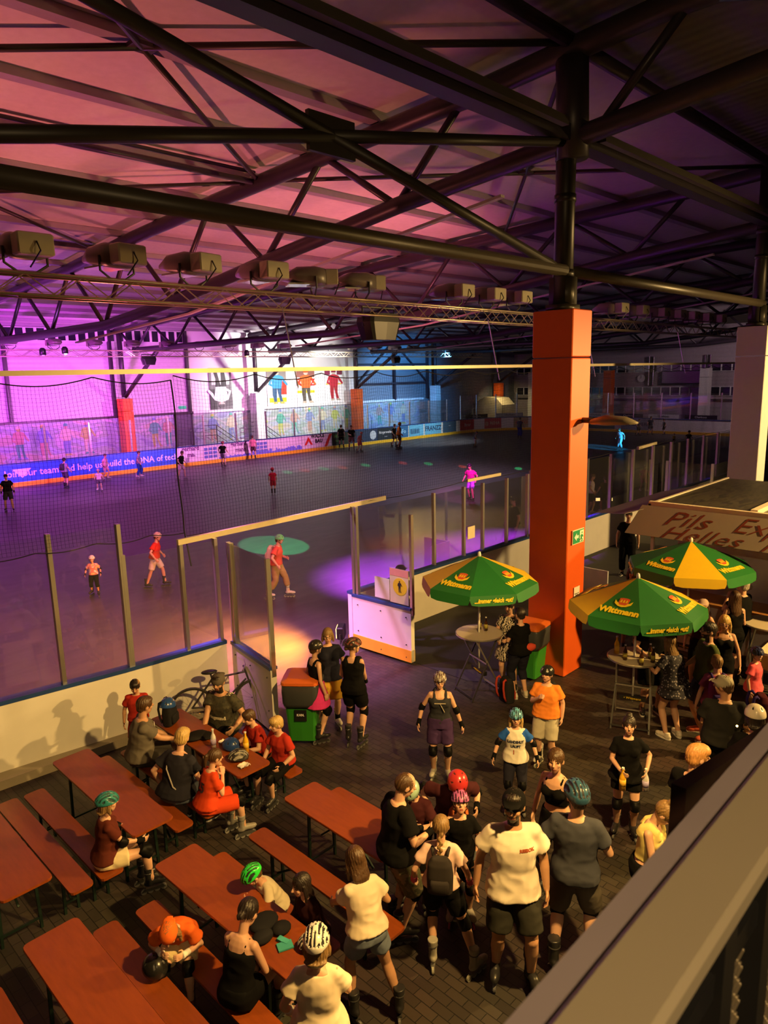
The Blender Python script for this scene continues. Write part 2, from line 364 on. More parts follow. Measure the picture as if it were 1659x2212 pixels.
# near pillars with the column on top
def pillar(X, Y, wx, wy, h, m, lab, grp, collar=True, top=10.6):
    t = thing('pillar', lab, 'pillar', (X+wx/2, Y+wy/2, 0), 0, grp)
    b = MB().box((0, 0, h/2-.4), (wx, wy, h-.8), None, 0, .015); b.box((0, 0, h-.39), (wx, wy, .78), None, 0, .015); b.build('casing', m, t)
    if collar:
        c = MB().path([(0, 0, h-.1), (0, 0, top)], .165, 16)
        for z in (h+.55, h+1.75, h+2.4): c.path([(0, 0, z), (0, 0, z+.12)], .18, 16)
        c.box((0, 0, h+.05), (.42, .42, .1)); c.box((0, 0, h+.3), (.24, .4, .5))
        c.build('column', M_COLD, t, True)
    return t
P1 = pillar(10.88, 6.18, .64, .78, 6.5, M_ORANGE, 'tall bright orange square pillar beside the green and orange bin', 'near pillars')
P2 = pillar(21.1, 6.2, .66, .78, 6.55, M_WHITEP, 'tall white square pillar at the right edge behind the drinks stall', 'near pillars')
for k, (c, lab) in enumerate([(M_WHITEP, 0), (M_ORANGE, 'orange square pillar by the purple lit wall across the rink'), (M_WHITEP, 'white square pillar between the black and white poster and the coloured posters'),
                 (M_ORANGE, 'orange square pillar right of the three player posters'), (M_WHITEP, 'white square pillar lit blue, right of the poster wall'), (M_ORANGE, 'dim orange square pillar in the dark far corner')]):
    if k == 0: continue
    pillar(11.2+10.4*k-.35, 44.1, .7, .8, 4.35, c, lab, 'pillars along the far wall', False)
# end wall pillars
for y, m, l in ((33.4, M_ORANGE, 'orange square pillar in front of the far end wall, right of the tall orange pillar'), (24.2, M_WHITEP, 'pale square pillar in front of the far end wall near the white pillar'), (42, M_WHITEP, 'pale slim pillar in front of the far end wall, left of the tall orange pillar')):
    pillar(65.6, y-.4, .8, .8, 5.4, m, l, 'end wall pillars', False)
# longitudinal members between the columns
for k, X in enumerate((.8, 11.2, 21.6, 32, 42.4)):
    d = ['passing in front of the pink roof to the orange pillar', 'between the orange pillar and the white pillar', 'beyond the white pillar', 'beyond the second bay', 'farthest along']
    if k < 2:
        o = MB().tube((X+.1, 6.5, 7.15), (X+10.3, 6.5, 7.15), .1, n=12).build('tie_tube', mat('tube_olive', (.050, .040, .025), .42), None, True)
        tag(o, 'long olive steel tube '+d[k], 'tube', 'long tie tubes between columns')
    t = thing('longitudinal_beam', 'dark longitudinal beam with light troughs along the column row, '+d[k], 'beam', (X, 6.5, 9.25), 0, 'beams along the column row')
    MB().bb(0, 10.4, -.14, .14, -.12, .12).build('beam_body', M_STEEL, t)
    MB().bb(.6, 9.8, -.32, -.2, -.02, .1).bb(.6, 9.8, .2, .34, -.02, .1).build('light_trough', mat('trough_olive', (.07, .06, .045), .5), t)
    t2 = thing('longitudinal_beam', 'dark top tube along the column row under the roof, '+d[k], 'beam', (X, 6.5, 10.65), 0, 'beams along the column row')
    MB().tube((0, 0, 0), (10.4, 0, 0), .12).build('beam_body', M_STEEL, t2, True)
BR = mat('brace_dark', (.028, .022, .016), .45)
def brace(a, b, c, d, r, lab, plate):
    t = thing('cross_brace', lab, 'brace', tuple((V(a)+V(b)+V(c)+V(d))/4)); o = t.location.copy()
    for p in (a, b, c, d): MB().tube((0, 0, 0), V(p)-o, r, n=10).build('brace_arm', BR, t, True)
    MB().box((0, 0, 0), plate).build('gusset_plate', BR, t)
brace((11.1, 6.5, 9.15), (.9, 6.5, 7.2), (10.75, 6.5, 7.2), (.9, 6.5, 9.2), .075, 'dark cross brace in the column row with square gusset plate, largest of the braces', (.7, .06, .42))
brace((11.2, 6.5, 10.65), (.8, 15, 10.2), (11.2, 15, 10.2), (.8, 6.5, 10.65), .055, 'thin roof cross brace meeting at a small plate, upper left', (.4, .3, .06))
brace((11.2, 15.2, 10.2), (.8, 24, 9.75), (11.2, 24, 9.75), (.8, 15.2, 10.2), .05, 'thin roof cross brace behind the long olive tube at left', (.4, .3, .06))
brace((21.6, 6.5, 10.65), (11.2, 15, 10.2), (21.6, 15, 10.2), (11.2, 6.5, 10.65), .05, 'thin roof cross brace right of the orange pillar column', (.4, .3, .06))
for Y, Z, nm in ((15, 10.38, 'upper'), (15.0, 10.16, 'lower'), (24, 9.85, 'far')):
    o = MB().tube((.8, Y, Z), (11.1, Y, Z), .075 if nm != 'upper' else .04, n=10).build('roof_tube', M_STEEL, None, True)
    tag(o, nm+' dark tube under the pink roof ending at the nearest truss', 'tube', 'tubes under the roof')
# ---------------------------------------------------------------- walls
M_CORR = rib_mat('wall_corrugated', (.62, .58, .62), 'Z', .28, .45, .8)
M_WALLW = mat('wall_white_flat', (.82, .82, .80), .6, var=.03)
M_WALLD = rib_mat('wall_dark_corrugated', (.20, .22, .25), 'Z', .3, .5, .8)
M_WIND = mat('dark_window_glass', (.02, .02, .03), .15)
M_MUR = blotch_mat('mural_paint', [(.30, .33, .50), (.42, .48, .60), (.34, .42, .40), (.52, .50, .55), (.50, .44, .36)], .8, .7, 'noise', (.5, 1, 1.1), 1.6)
struct(MB().bb(-9, 26.9, 45.5, 45.8, 3.2, 9.4).build('wall_far', M_CORR))
struct(MB().bb(26.9, 43, 45.45, 45.8, 3.2, 9.4).build('wall_far', M_WALLW))
struct(MB().bb(43, 70, 45.5, 45.8, 3.2, 9.4).build('wall_far', M_WALLD))
struct(MB().bb(-9, 51.5, 45.4, 45.8, 0, 3.12).build('wall_far', M_MUR))
struct(MB().bb(51.5, 70, 45.4, 45.8, 0, 3.2).build('wall_far', M_WALLD))
struct(MB().bb(-9, 27, 45.25, 45.5, 3.1, 3.24).build('trim_3', M_STEEL))
struct(MB().bb(27, 52, 45.25, 45.5, 3.08, 3.26).build('trim_4', M_WHITE))
struct(MB().bb(-9, 70, 45.2, 45.6, 8.85, 9.0).build('trim_5', M_WHITE))
def winband(n, p0, u, L_, z0, z1, pitch):
    t = struct(thing('window_%d' % n, '', '')); del t['label']; del t['category']
    u = V(u); nrm = V((0, 0, 1)).cross(u); c = V(p0)
    MB().prism([(0, z0), (L_, z0), (L_, z1), (0, z1)], c, u, (0, 0, 1), .06).build('pane', M_WIND, t)
    f = MB(); k = int(L_/pitch)
    for i in range(k+1): f.beam(c+u*i*pitch+V((0, 0, z0))+nrm*-.05, c+u*i*pitch+V((0, 0, z1))+nrm*-.05, .16, .1)
    f.beam(c+V((0, 0, z0)), c+u*L_+V((0, 0, z0)), .08, .1); f.beam(c+V((0, 0, z1)), c+u*L_+V((0, 0, z1)), .08, .1)
    f.build('window_frame', M_WHITE, t)
winband(1, (-8, 45.42, 0), (1, 0, 0), 34.6, 8.02, 8.72, .62)
for x in (14.9, 21.3, 26.8):
    tag(MB().bb(x-.09, x+.09, 45.2, 45.45, 3.2, 8.9).build('wall_post', M_STEEL), 'dark upright steel post against the far purple wall', 'post', 'upright posts on the far wall')
bf = thing('wall_framing', 'dark steel wall framing with a cross rail on the blue lit wall', 'framing', (43, 45.3, 3.2))
q = MB()
for x in (.2, 5, 9.6): q.bb(x-.1, x+.1, -.1, .1, 0, 5.7)
for z in (1.5, 3.2): q.bb(.2, 9.6, -.08, .08, z-.08, z+.08)
q.beam((.2, 0, 1.5), (5, 0, 5.2), .12, .1); q.beam((9.6, 0, 1.5), (5, 0, 5.2), .12, .1); q.build('post_grid', M_STEEL, bf)
struct(MB().bb(67.6, 68, 9, 46, 0, 9.2).build('wall_end', rib_mat('end_wall_sheet', (.42, .36, .38), 'Z', .35, .6, .6)))
winband(2, (67.5, 45, 0), (0, -1, 0), 34, 2.95, 3.7, .9)
winband(3, (67.5, 45, 0), (0, -1, 0), 34, 5.15, 5.8, .9)
struct(MB().bb(67.3, 67.6, 10, 45, 2.5, 2.62).build('trim_6', M_STEEL))
sb = thing('scoreboard', 'large dark scoreboard hanging on the far end wall', 'scoreboard', (67.35, 26.9, 4.6))
MB().box((0, 0, 0), (.3, 3.7, 1.25), None, 0, .04).build('cabinet', M_BLACK, sb); MB().bb(-.16, -.15, -1.75, 1.75, -.5, .55).build('display', M_WIND, sb)
for y in (-2.6, 2.6): MB().bb(-.2, .1, y-.02, y+.02, -.7, 2).bb(-.2, .1, y+.42, y+.46, -.7, 2).build('hanger_frame', M_ALU, sb)
ck = thing('wall_clock', 'round white clock on the far end wall left of the scoreboard', 'clock', (67.45, 30.8, 4.55))
MB().path([(-.05, 0, 0), (.08, 0, 0)], .36, 24).build('face', M_WHITE, ck); MB().beam((-.07, 0, 0), (-.07, 0, .28), .03, .01).beam((-.07, 0, 0), (-.07, .18, 0), .03, .01).build('hand', M_INK, ck)
struct(MB().bb(-9, -8.8, -9, 46, 0, 11).build('wall_left', M_ROOFD)); struct(MB().bb(-9, 70, -9.2, -9, 0, 11).build('wall_near', M_ROOFD))
# door on the far wall with exit sign and stair rail
dr = struct(thing('door_1', '', '')); del dr['label']; del dr['category']; dr.location = (26.2, 45.3, 0)
MB().bb(-.6, .6, -.04, .08, .9, 3.05).build('door_panel', mat('door_grey', (.10, .09, .13), .4), dr); MB().bb(-.7, -.6, -.1, .1, .8, 3.1).bb(.6, .7, -.1, .1, .8, 3.1).bb(-.7, .7, -.1, .1, 3.05, 3.2).build('door_frame', M_STEEL, dr)
MB().bb(.4, .5, -.12, -.04, 1.85, 1.95).build('door_handle', M_ALU, dr)
o = MB().bb(26, 26.5, 45.3, 45.5, 3.45, 3.65).build('exit_sign', mat('sign_green_lit', (.03, .45, .2), .5, emit=.6)); tag(o, 'small green exit sign above the grey door across the rink', 'sign')
# stair landing rails
for x0, l in ((27.3, 'by the grey door'), (31.2, 'below the black and white poster')):
    q = MB()
    for z in (1.5, 1.9, 2.2): q.beam((x0, 44.6, z), (x0+1.1, 44.6, z), .04, .04).beam((x0+1.1, 44.6, z), (x0+3, 44.6, z-1.3), .04, .04)
    for x in (0, 1.1): q.beam((x0+x, 44.6, .1), (x0+x, 44.6, 2.2), .05, .05)
    tag(q.build('stair_railing', M_DARK), 'dark metal stair railing behind the far boards '+l, 'railing', 'stair railings behind the far boards')
# painted people of the mural (part of the wall paint, raised a hair)
MUC = [(.45, .5, .12), (.1, .4, .3), (.5, .3, .25), (.2, .25, .5), (.6, .55, .4)]
def fig2d(q, o, u, v, s, cols, th, pose=0):
    "plain standing figure drawn from simple outlines; cols = material slots hair, skin, top, bottom, shoe"
    R_ = lambda pts, m, t: q.prism([(x*s, y*s) for x, y in pts], o, u, v, t, m)
    j = .12*pose
    R_([(-.14, 0), (-.02, .0), (-.02, .45), (0, .8), (-.2, .85), (-.2, .5)], cols[3], th); R_([(.02+j, 0), (.16+j, .0), (.18, .45), (.2, .85), (0, .8)], cols[3], th)
    R_([(-.2, 0), (0, 0), (0, .1), (-.12, .12)], cols[4], th*1.2); R_([(.02+j, 0), (.24+j, 0), (.14+j, .12), (.02+j, .1)], cols[4], th*1.2)
    R_([(-.2, .8), (.2, .8), (.24, 1.15), (.26, 1.4), (.08, 1.48), (-.08, 1.48), (-.26, 1.4), (-.22, 1.1)], cols[2], th*1.3)
    R_([(-.26, 1.4), (-.2, 1.38), (-.28, 1.05), (-.1, .9), (-.14, .84), (-.38, 1.0)], cols[2], th*1.6); R_([(.26, 1.4), (.2, 1.38), (.3, 1.1), (.44, .92), (.5, .98), (.4, 1.15)], cols[2], th*1.6)
    R_([(.11*math.cos(a*.5236), 1.6+.13*math.sin(a*.5236)) for a in range(12)], cols[1], th*1.4)
    R_([(-.12, 1.6), (.12, 1.6), (.11, 1.7), (.05, 1.76), (-.05, 1.76), (-.11, 1.7)], cols[0], th*1.8)
mm = [mat('mural_dye_%d' % i, c, .7) for i, c in enumerate(MUC)]
q = MB()
for i, x in enumerate((13.5, 15.2, 16.6, 18, 19.3, 24, 25, 28.6, 30.2, 33, 34.8, 36.2, 37.8, 39.2, 40.6, 41.9, 46, 47.5, 49.2)):
    fig2d(q, (x, 45.39, .95), (1, 0, 0), (0, 0, 1), 1.15, [(i+a) % 5 for a in (3, 4, 1, 0, 2)], .01, i % 3)
struct(q.build('trim_7', mm))
# posters
def poster(px0, px1, lab, bg, cols, extra, flipped=False):
    a, b = onY(px0[0], px0[1], 45.4), onY(px1[0], px1[1], 45.4); w_, h_ = b.x-a.x, a.z-b.z
    t = thing('poster', lab, 'poster', (a.x, 45.4, b.z), 0, 'hockey posters on the white wall')
    MB().bb(0, w_, -.03, .03, 0, h_).build('sheet', mat('poster_'+lab[:8], bg, .5), t)
    q = MB(); c5 = [mat('pc_%.2f_%.2f_%.2f' % c, c, .6) for c in cols+extra[1]]
    for i, (x0, y0, x1, y1) in enumerate(extra[0]): q.bb(x0*w_, x1*w_, -.045, -.03, y0*h_, y1*h_, 5+i)
    if flipped: fig2d(q, (w_*.5, -.045, h_*.97), (-1.45, 0, 0), (0, 0, -1), h_*.52, [0, 1, 2, 3, 4], .012, 1)
    else: fig2d(q, (w_*.5, -.045, h_*.06), (1.45, 0, 0), (0, 0, 1), h_*.51, [0, 1, 2, 3, 4], .012, 1)
    q.build('picture', c5, t)
poster((449, 795), (503, 884), 'black and white player poster, leftmost on the white wall', (.13, .13, .13), [(.1, .1, .1), (.6, .5, .42), (.85, .85, .85), (.03, .03, .03), (.8, .8, .8)], ([(0, 0, .28, .5), (.72, .1, 1, .45), (.1, .6, .9, .9)], [(.05, .05, .05), (.1, .1, .1), (.6, .6, .6)]), True)
poster((574, 795), (620, 876), 'player in blue jersey poster, right of the white pillar', (.85, .85, .84), [(.2, .2, .2), (.6, .5, .4), (.05, .3, .6), (.04, .1, .2), (.6, .5, .1)], ([(0, .68, 1, 1), (.62, .3, 1, .66), (.1, .1, .98, .22)], [(.25, .22, .2), (.75, .05, .03), (.9, .75, .02)]))
poster((639, 795), (681, 874), 'player in orange jersey poster, middle of the three coloured posters', (.86, .85, .84), [(.6, .1, .02), (.6, .5, .4), (.8, .14, .03), (.1, .08, .06), (.5, .4, .3)], ([(0, .75, 1, 1), (.02, .33, .98, .4)], [(.3, .12, .1), (.9, .6, .02)]))
for px_, ch in ((645, 'R'), (675, 'Z')): tag(text('lettering', ch, .75, onY(px_, 826, 45.33), (1, 0, 0), (0, 0, 1), mat('letter_red', (.6, .03, .02), .6), None, bold=.02), 'red letter %s on the orange jersey player poster' % ch, 'lettering')
poster((700, 795), (740, 868), 'player in red jersey poster, rightmost on the white wall', (.86, .85, .84), [(.3, .02, .05), (.6, .5, .4), (.5, .02, .04), (.4, .02, .03), (.5, .4, .3)], ([(0, .8, .3, 1), (.7, .8, 1, 1), (.05, .52, .95, .56)], [(.25, .03, .08), (.2, .03, .06), (.85, .6, .1)]))
# ---------------------------------------------------------------- rink boards
def arc(cx, cy, r, a0, a1, n=8): return [(cx+r*math.cos(math.radians(a0+(a1-a0)*i/n)), cy+r*math.sin(math.radians(a0+(a1-a0)*i/n))) for i in range(n+1)]
def ribbon(q, pts, th, z0, z1, m=0):
    L_ = [V((*p, 0)) for p in pts]; k = len(L_); vs = []
    for i, p in enumerate(L_):
        t = (L_[min(i+1, k-1)]-L_[max(i-1, 0)]).normalized(); nn = V((-t.y, t.x, 0))*th/2
        for s_, z in ((1, z0), (-1, z0), (-1, z1), (1, z1)): vs.append(p+nn*s_+V((0, 0, z)))
    fs = [(3, 2, 1, 0), tuple(range(4*k-4, 4*k))]
    for i in range(k-1):
        for j in range(4): fs.append((i*4+j, i*4+(j+1) % 4, i*4+4+(j+1) % 4, i*4+4+j))
    q.add(vs, fs, m); return q
def offs(P, d):
    r = []
    for i in range(len(P)):
        a, b = P[max(i-1, 0)], P[min(i+1, len(P)-1)]; t = V((b[0]-a[0], b[1]-a[1])).normalized(); r.append((-t.y*d, t.x*d))
    return r
def boards(pts, lab, h=1.15, inner=1, grp=None):
    t = thing('rink_board', lab, 'rink boards', (pts[0][0], pts[0][1], 0), 0, grp); o = pts[0]
    P = [(x-o[0], y-o[1]) for x, y in pts]
    ribbon(MB(), P, .12, 0, h-.04).build('board_panel', M_BOARD, t); ribbon(MB(), P, .17, h-.04, h+.02).build('cap_rail', M_BLUE, t)
    ribbon(MB(), [(x, y) for x, y in P], .145, .0, .22) if 0 else None; K = MB(); ribbon(K, P, .03, .0, .22); K.v = [(x+ox, y+oy, z) for (x, y, z), (ox, oy) in zip(K.v, [off for p, off in zip(P, offs(P, .07*inner)) for _ in range(4)])]; K.build('kick_strip', M_YEL, t); return t
GR = 'rink boards'
LB = [(-2, 10.9), (2.8, 10.33), (4.5, 10.08), (6.2, 9.93)]
NR = [(9.4, 10.25), (18, 10.2), (50, 10.2)]
boards(LB, 'white rink boards with blue cap left of the gate, behind the family table', 1.15, 1, GR)
boards(NR, 'white rink boards with blue cap running from the gate past the orange pillar', 1.15, 1, GR)
boards(arc(52, 18.2, 8, -90, 0)+arc(52, 32.8, 8, 0, 90), 'white rink boards curving round the far end', 1.25, 1, GR)
FB = boards([(0, 40.8), (52, 40.8)], 'white rink boards with adverts along the far long side', 1.25, -1, GR)
# adverts on the far side boards
def adbar(px0, px1, col, lab, items, y=40.72):
    a = onY(px0, 950, 40.72).x; b = onY(px1, 950, 40.72).x
    t = thing('advert_panel', lab, 'advert', (a, y, .25), 0, 'adverts on the far boards')
    MB().bb(0, b-a, -.02, .0, 0, .95).build('panel', mat('ad_%.2f_%.2f_%.2f' % col, col, .45), t)
    for txt, sz, fx, fz, c, bold in items:
        m = mat('adtxt_%.2f_%.2f_%.2f' % c, c, .5)
        text('lettering', txt, sz, ((b-a)*fx, -.02, fz), (1, 0, 0), (0, 0, 1), m, t, bold=bold)
    return t, b-a
PU, BK, WH, RD = (.16, .03, .22), (.02, .02, .02), (.85, .85, .85), (.7, .03, .02)
ad1, _ = adbar(-60, 378, (.03, .12, .62), 'long blue advert with white recruiting text, leftmost on the far boards', [('Join our team and help us build the DNA of tech', .52, .56, .45, (.75, .72, .9), .008)])
MB().prism([(0, 0), (.5, .5), (-.5, .5)], (13.0, -.03, .2), (1, 0, 0), (0, 0, 1), .01).prism([(0, 0), (.5, .5), (-.5, .5)], (2.2, -.03, .2), (1, 0, 0), (0, 0, 1), .01).build('triangle_logo', mat('adtxt_w', (.75, .75, .85), .5), ad1)
def ggrid(t, x):
    q = MB()
    for i in range(3):
        for j in range(3): q.bb(x+i*.34, x+.28+i*.34, -.03, -.02, .12+j*.25, .31+j*.25)
    q.build('grid_logo', mat('ad_gridblue', (.15, .2, .6), .5), t)
t, L_ = adbar(380, 470, (.82, .72, .82), 'white advert reading gerhard mann beside the blue advert', [('gerhard\n   mann', .40, .32, .66, PU, .012)]); ggrid(t, L_*.64)
t, L_ = adbar(471, 651, (.82, .74, .82), 'long white advert reading gerhard mann with a blue city skyline', [('gerhard\n   mann', .40, .22, .66, PU, .012)]); ggrid(t, L_*.42)
q = MB(); random.seed(3)
for i in range(60): q.bb(L_*i/60, L_*(i+1)/60, -.012, -.001, .0, .08+.25*random.random()*(1 if i > 20 else .4))
for f in q.v: pass
q.v = [(x, y-.01, z) for x, y, z in q.v]; q.build('skyline', mat('ad_gridblue2', (.2, .2, .75), .5), t)
t, L_ = adbar(652, 716, (.86, .80, .80), 'white advert reading WADLE BAU', [('WADLE\n  BAU', .38, .52, .66, BK, .02)])
MB().prism([(0, 0), (.28, 0), (.8, .9), (.52, .9)], (L_*.74, -.03, .02), (1, 0, 0), (0, 0, 1), .01).build('red_stripe', mat('adtxt_r', RD, .5), t); MB().prism([(.1, .2), (.5, .8), (.9, .2), (.7, .2), (.5, .5), (.3, .2)], (0.1, -.03, .05), (1, 0, 0), (0, 0, 1), .01).build('red_mark', mat('adtxt_r', RD, .5), t)
adbar(717, 756, (.03, .05, .03), 'dark green advert right of the WADLE BAU advert', [('HCR\n•––', .35, .3, .5, (.2, .6, .1), .01)])
t, L_ = adbar(757, 816, (.03, .05, .10), 'dark navy advert with a pale round emblem', [])
MB().path([(L_*.82, -.03, .47), (L_*.82, -.01, .47)], .36, 20).build('round_emblem', mat('adtxt_pale', (.6, .65, .7), .5), t)
adbar(817, 850, (.02, .03, .04), 'black advert with white script lettering', [('Bürgerwelten', .3, .5, .6, WH, .004), ('www', .16, .5, .25, WH, 0)])
adbar(851, 882, (.04, .16, .35), 'blue advert ending in aFo', [('eraFo', .5, .5, .5, (.4, .7, .9), .005)])
t, L_ = adbar(884, 915, (.15, .5, .75), 'light blue advert with a dark barcode shape', [])
q = MB()
for i in range(9): q.bb(.15+i*.13, .22+i*.13, -.03, -.02, .2, .62)
q.build('bar_pattern', mat('ad_navyink', (.02, .05, .15), .5), t)
adbar(918, 953, (.15, .5, .75), 'light blue advert reading FRANZZ', [('FRANZZ', .58, .5, .5, (.02, .04, .12), .012)])
adbar(957, 985, (.05, .12, .2), 'dark blue advert split in two, near the far corner', [('–', .5, .5, .6, WH, .0)])
def adend(i0, pts, col, lab, txt='', tc=WH, rz=0):
    (x, y), ang = pts; t = thing('advert_panel', lab, 'advert', (x, y, .25), math.radians(ang), 'adverts around the far end')
    MB().bb(-1.4, 1.4, -.02, 0, 0, .95).build('panel', mat('ad_%.2f_%.2f_%.2f' % col, col, .45), t)
    if txt: text('lettering', txt, .42, (0, -.02, .47), (1, 0, 0), (0, 0, 1), mat('adtxt_%.2f_%.2f_%.2f' % tc, tc, .5), t)
for i, (a, col, lab, txt, tc) in enumerate([(84, (.45, .02, .04), 'small red advert with a white oval at the start of the far curve', 'Ihrer', WH), (63, (.5, .05, .06), 'red advert with cream letters on the far curve', '@ REHA', (.7, .6, .4)), (42, (.45, .36, .2), 'brown and yellow advert on the far curve', 'AUTO', RD), (21, (.5, .42, .42), 'pale advert with faint picture on the far curve', '', WH)]):
    adend(i, ((52+7.9*math.cos(math.radians(a)), 32.8+7.9*math.sin(math.radians(a))), a-90), col, lab, txt, tc)
for i, (y, col, lab, txt, tc) in enumerate([(31, (.03, .06, .04), 'dark green advert on the end boards', 'CONCORDIA', (.5, .5, .4)), (27.6, (.25, .25, .32), 'dim advert reading HANDWERK on the end boards', 'HANDWERK', BK)]):
    adend(i, ((59.88, y), -90), col, lab, txt, tc)
for i in range(7):
    a = [(52+8.0*math.cos(math.radians(d)), 32.8+8.0*math.sin(math.radians(d)), d-90) for d in (75, 50, 25)]+[(60, 31.5-3.1*j, -90) for j in range(4)]
    x, y, an = a[i]; wt = i % 2
    t = thing('rail_sign', ('white' if wt else 'black')+' narrow sponsor sign on top of the far end boards, number %s from the left' % ['one', 'two', 'three', 'four', 'five', 'six', 'seven'][i], 'sign', (x, y, 1.28), math.radians(an), 'sponsor signs above the end boards')
    MB().bb(-1.3, 1.3, -.02, .02, 0, .34).build('panel', M_WHITE if wt else M_BLACK, t); text('lettering', 'Cherbona', .24, (0, -.02, .17), (1, 0, 0), (0, 0, 1), M_INK if wt else M_WHITE, t)
# glass screens
def screen(pts, posts, z0, z1, lab, pw=.06, grp='glass screens'):
    t = thing('glass_screen', lab, 'glass screen', (pts[0][0], pts[0][1], 0), 0, grp); o = V((*pts[0], 0))
    for a, b in zip(pts, pts[1:]):
        d = V((b[0]-a[0], b[1]-a[1], 0)); L_ = d.length; n = max(1, round(L_/posts)) if posts else 1
        for i in range(n):
            p0 = V((*a, 0))+d*i/n-o; p1 = V((*a, 0))+d*(i+1)/n-o; e = (p1-p0).normalized()*.03
            MB().beam(p0+e+V((0, 0, (z0+z1)/2)), p1-e+V((0, 0, (z0+z1)/2)), .012, z1-z0-.02).build('pane', M_GLASS, t)
            MB().bb(p0.x-pw/2, p0.x+pw/2, p0.y-.04, p0.y+.04, z0, z1+.03).build('glass_post', M_ALU, t)
    p = V((*pts[-1], 0))-o; MB().bb(p.x-pw/2, p.x+pw/2, p.y-.04, p.y+.04, z0, z1+.03).build('glass_post', M_ALU, t); return t
def ypt(x): return lerp([(-2, 10.9), (2.8, 10.33), (4.5, 10.08), (6.2, 9.93)], x)
screen([(1.2, ypt(1.2)), (2.6, ypt(2.6)), (3.63, ypt(3.63)), (4.59, ypt(4.59))], 0, 1.17, 3.38, 'tall clear glass screen with grey posts above the boards, leftmost')
screen([(4.62, ypt(4.62)), (5.54, ypt(5.54)), (6.14, ypt(6.14))], 0, 1.17, 2.9, 'clear glass screen between the leftmost screen and the gate')
screen([(9.55, 10.25), (12.05, 10.24), (13.14, 10.23), (13.89, 10.23), (14.9, 10.22), (15.82, 10.2)], 0, 1.17, 2.82, 'clear glass screen behind the left umbrella, up to the orange pillar')
screen([(16, 10.2), (34, 10.2)], 1.5, 1.17, 2.9, 'long clear glass screen right of the orange pillar', .1)
screen([(34, 10.2), (50, 10.2)], 2.3, 1.17, 2.9, 'far part of the near side glass screen', .12)
screen([(10, 40.8), (50, 40.8)], 2.5, 1.27, 3.15, 'glass screen along the far long side boards', .09)
screen([(x, y) for x, y in arc(52, 32.8, 8, 90, 0, 6)]+[(60, 18.2)], 2.5, 1.27, 3.4, 'glass screen round the far end of the rink', .1)
# players' box behind the near boards
pb = screen([(24, 9.9), (24, 8.4), (38, 8.4), (38, 9.9)], 1.6, .0, 2.35, "players' box glass partition beyond the orange pillar")
boards([(25, 9.3), (37, 9.3)], "low white bench front inside the players' box", .6, 1, GR)
# hinged gates
def gate(a, b, lab, z1, kick):
    d = V((b[0]-a[0], b[1]-a[1], 0)); t = thing('rink_gate', lab, 'gate', (a[0], a[1], 0), math.atan2(d.y, d.x), 'rink gates'); L_ = d.length
    g = MB().bb(0, L_, -.05, .05, .06, 1.12)
    g.build('gate_panel', M_BOARD, t); MB().bb(0, L_, -.07, .07, 1.1, 1.15).build('cap_rail', M_BLUE, t)
    if kick: MB().bb(0, L_, -.06, .06, .06, .3).build('kick_strip', M_YEL, t)
    q = MB()
    for x in (.15, L_*.5, L_-.12):
        for z in (.15, .4, .95): q.path([(x, -.065, z), (x, .065, z)], .012, 8)
    q.build('bolt', M_DARK, t)
    MB().bb(.05, L_-.05, -.008, .008, 1.16, z1-.02).build('pane', M_GLASS, t)
    for x in (.0, .1, L_-.03): MB().bb(x, x+.055, -.035, .035, 1.0, z1).build('glass_post', M_ALU, t)
    return t
GR_ = gate((9.42, 10.15), (9.5, 8.62), 'open white gate with yellow kick strip right of the opening', 2.95, True)
GL_ = gate((6.3, 9.8), (6.05, 8.38), 'open white gate left of the opening beside the bin', 2.86, False)
q = MB().bb(.6, .98, -.02, -.012, 1.2, 1.62); o = q.build('notice_sheet', mat('paper_white', (.8, .78, .72), .6)); o.parent = None
o.matrix_world = Matrix.Translation(V((9.42, 10.15, 0))) @ Matrix.Rotation(math.atan2(8.62-10.15, .08), 4, 'Z'); tag(o, 'small white notice on the glass of the right gate', 'notice')
t = thing('notice_sheet', 'larger cream notice with a round yellow skating sign on the right gate glass', 'notice', (9.42, 10.15, 0), math.atan2(8.62-10.15, .08))
MB().bb(1.0, 1.46, -.024, -.012, 1.18, 1.86).build('sheet', mat('paper_cream', (.75, .66, .45), .6), t); MB().bb(1.0, 1.46, -.028, -.02, 1.72, 1.86).build('header_strip', mat('paper_pink', (.8, .35, .3), .6), t)
MB().path([(1.25, -.03, 1.52), (1.25, -.02, 1.52)], .17, 24).build('round_sign', mat('sign_yellow', (.85, .65, .03), .5), t)
q = MB(); c0 = [mat('sk0', (.02, .02, .02))]*5; fig2d(q, (1.25, -.032, 1.41), (1, 0, 0), (0, 0, 1), .13, [0]*5, .002, 1); q.build('skater_symbol', c0, t)
p = onY(1018, 1150, 10.17); o = MB().box(p, (.28, .01, .3)).build('notice_sheet', mat('paper_cream', (.75, .66, .45))); tag(o, 'small cream notice stuck on the glass above the left umbrella', 'notice')
o = MB().beam((5.5, 9.98, 2.97), (10.45, 10.2, 2.97), .05, .09).build('gate_lintel', M_BAR); tag(o, 'long cream bar across the top of the gate opening', 'bar')
a, b = G(1033, 1041, 3.0), G(1100, 1026, 3.0); a.y = b.y = 10.15
o = MB().beam(a, b, .05, .07).build('gate_lintel', M_BAR); tag(o, 'short cream bar on the glass posts behind the left umbrella', 'bar')
a, b = onY(1378, 968, 10.2), onY(1417, 957, 10.2)
o = MB().beam(a, b, .08, .09).build('gate_lintel', M_BAR); tag(o, 'short cream bar above the glass right of the orange pillar', 'bar')
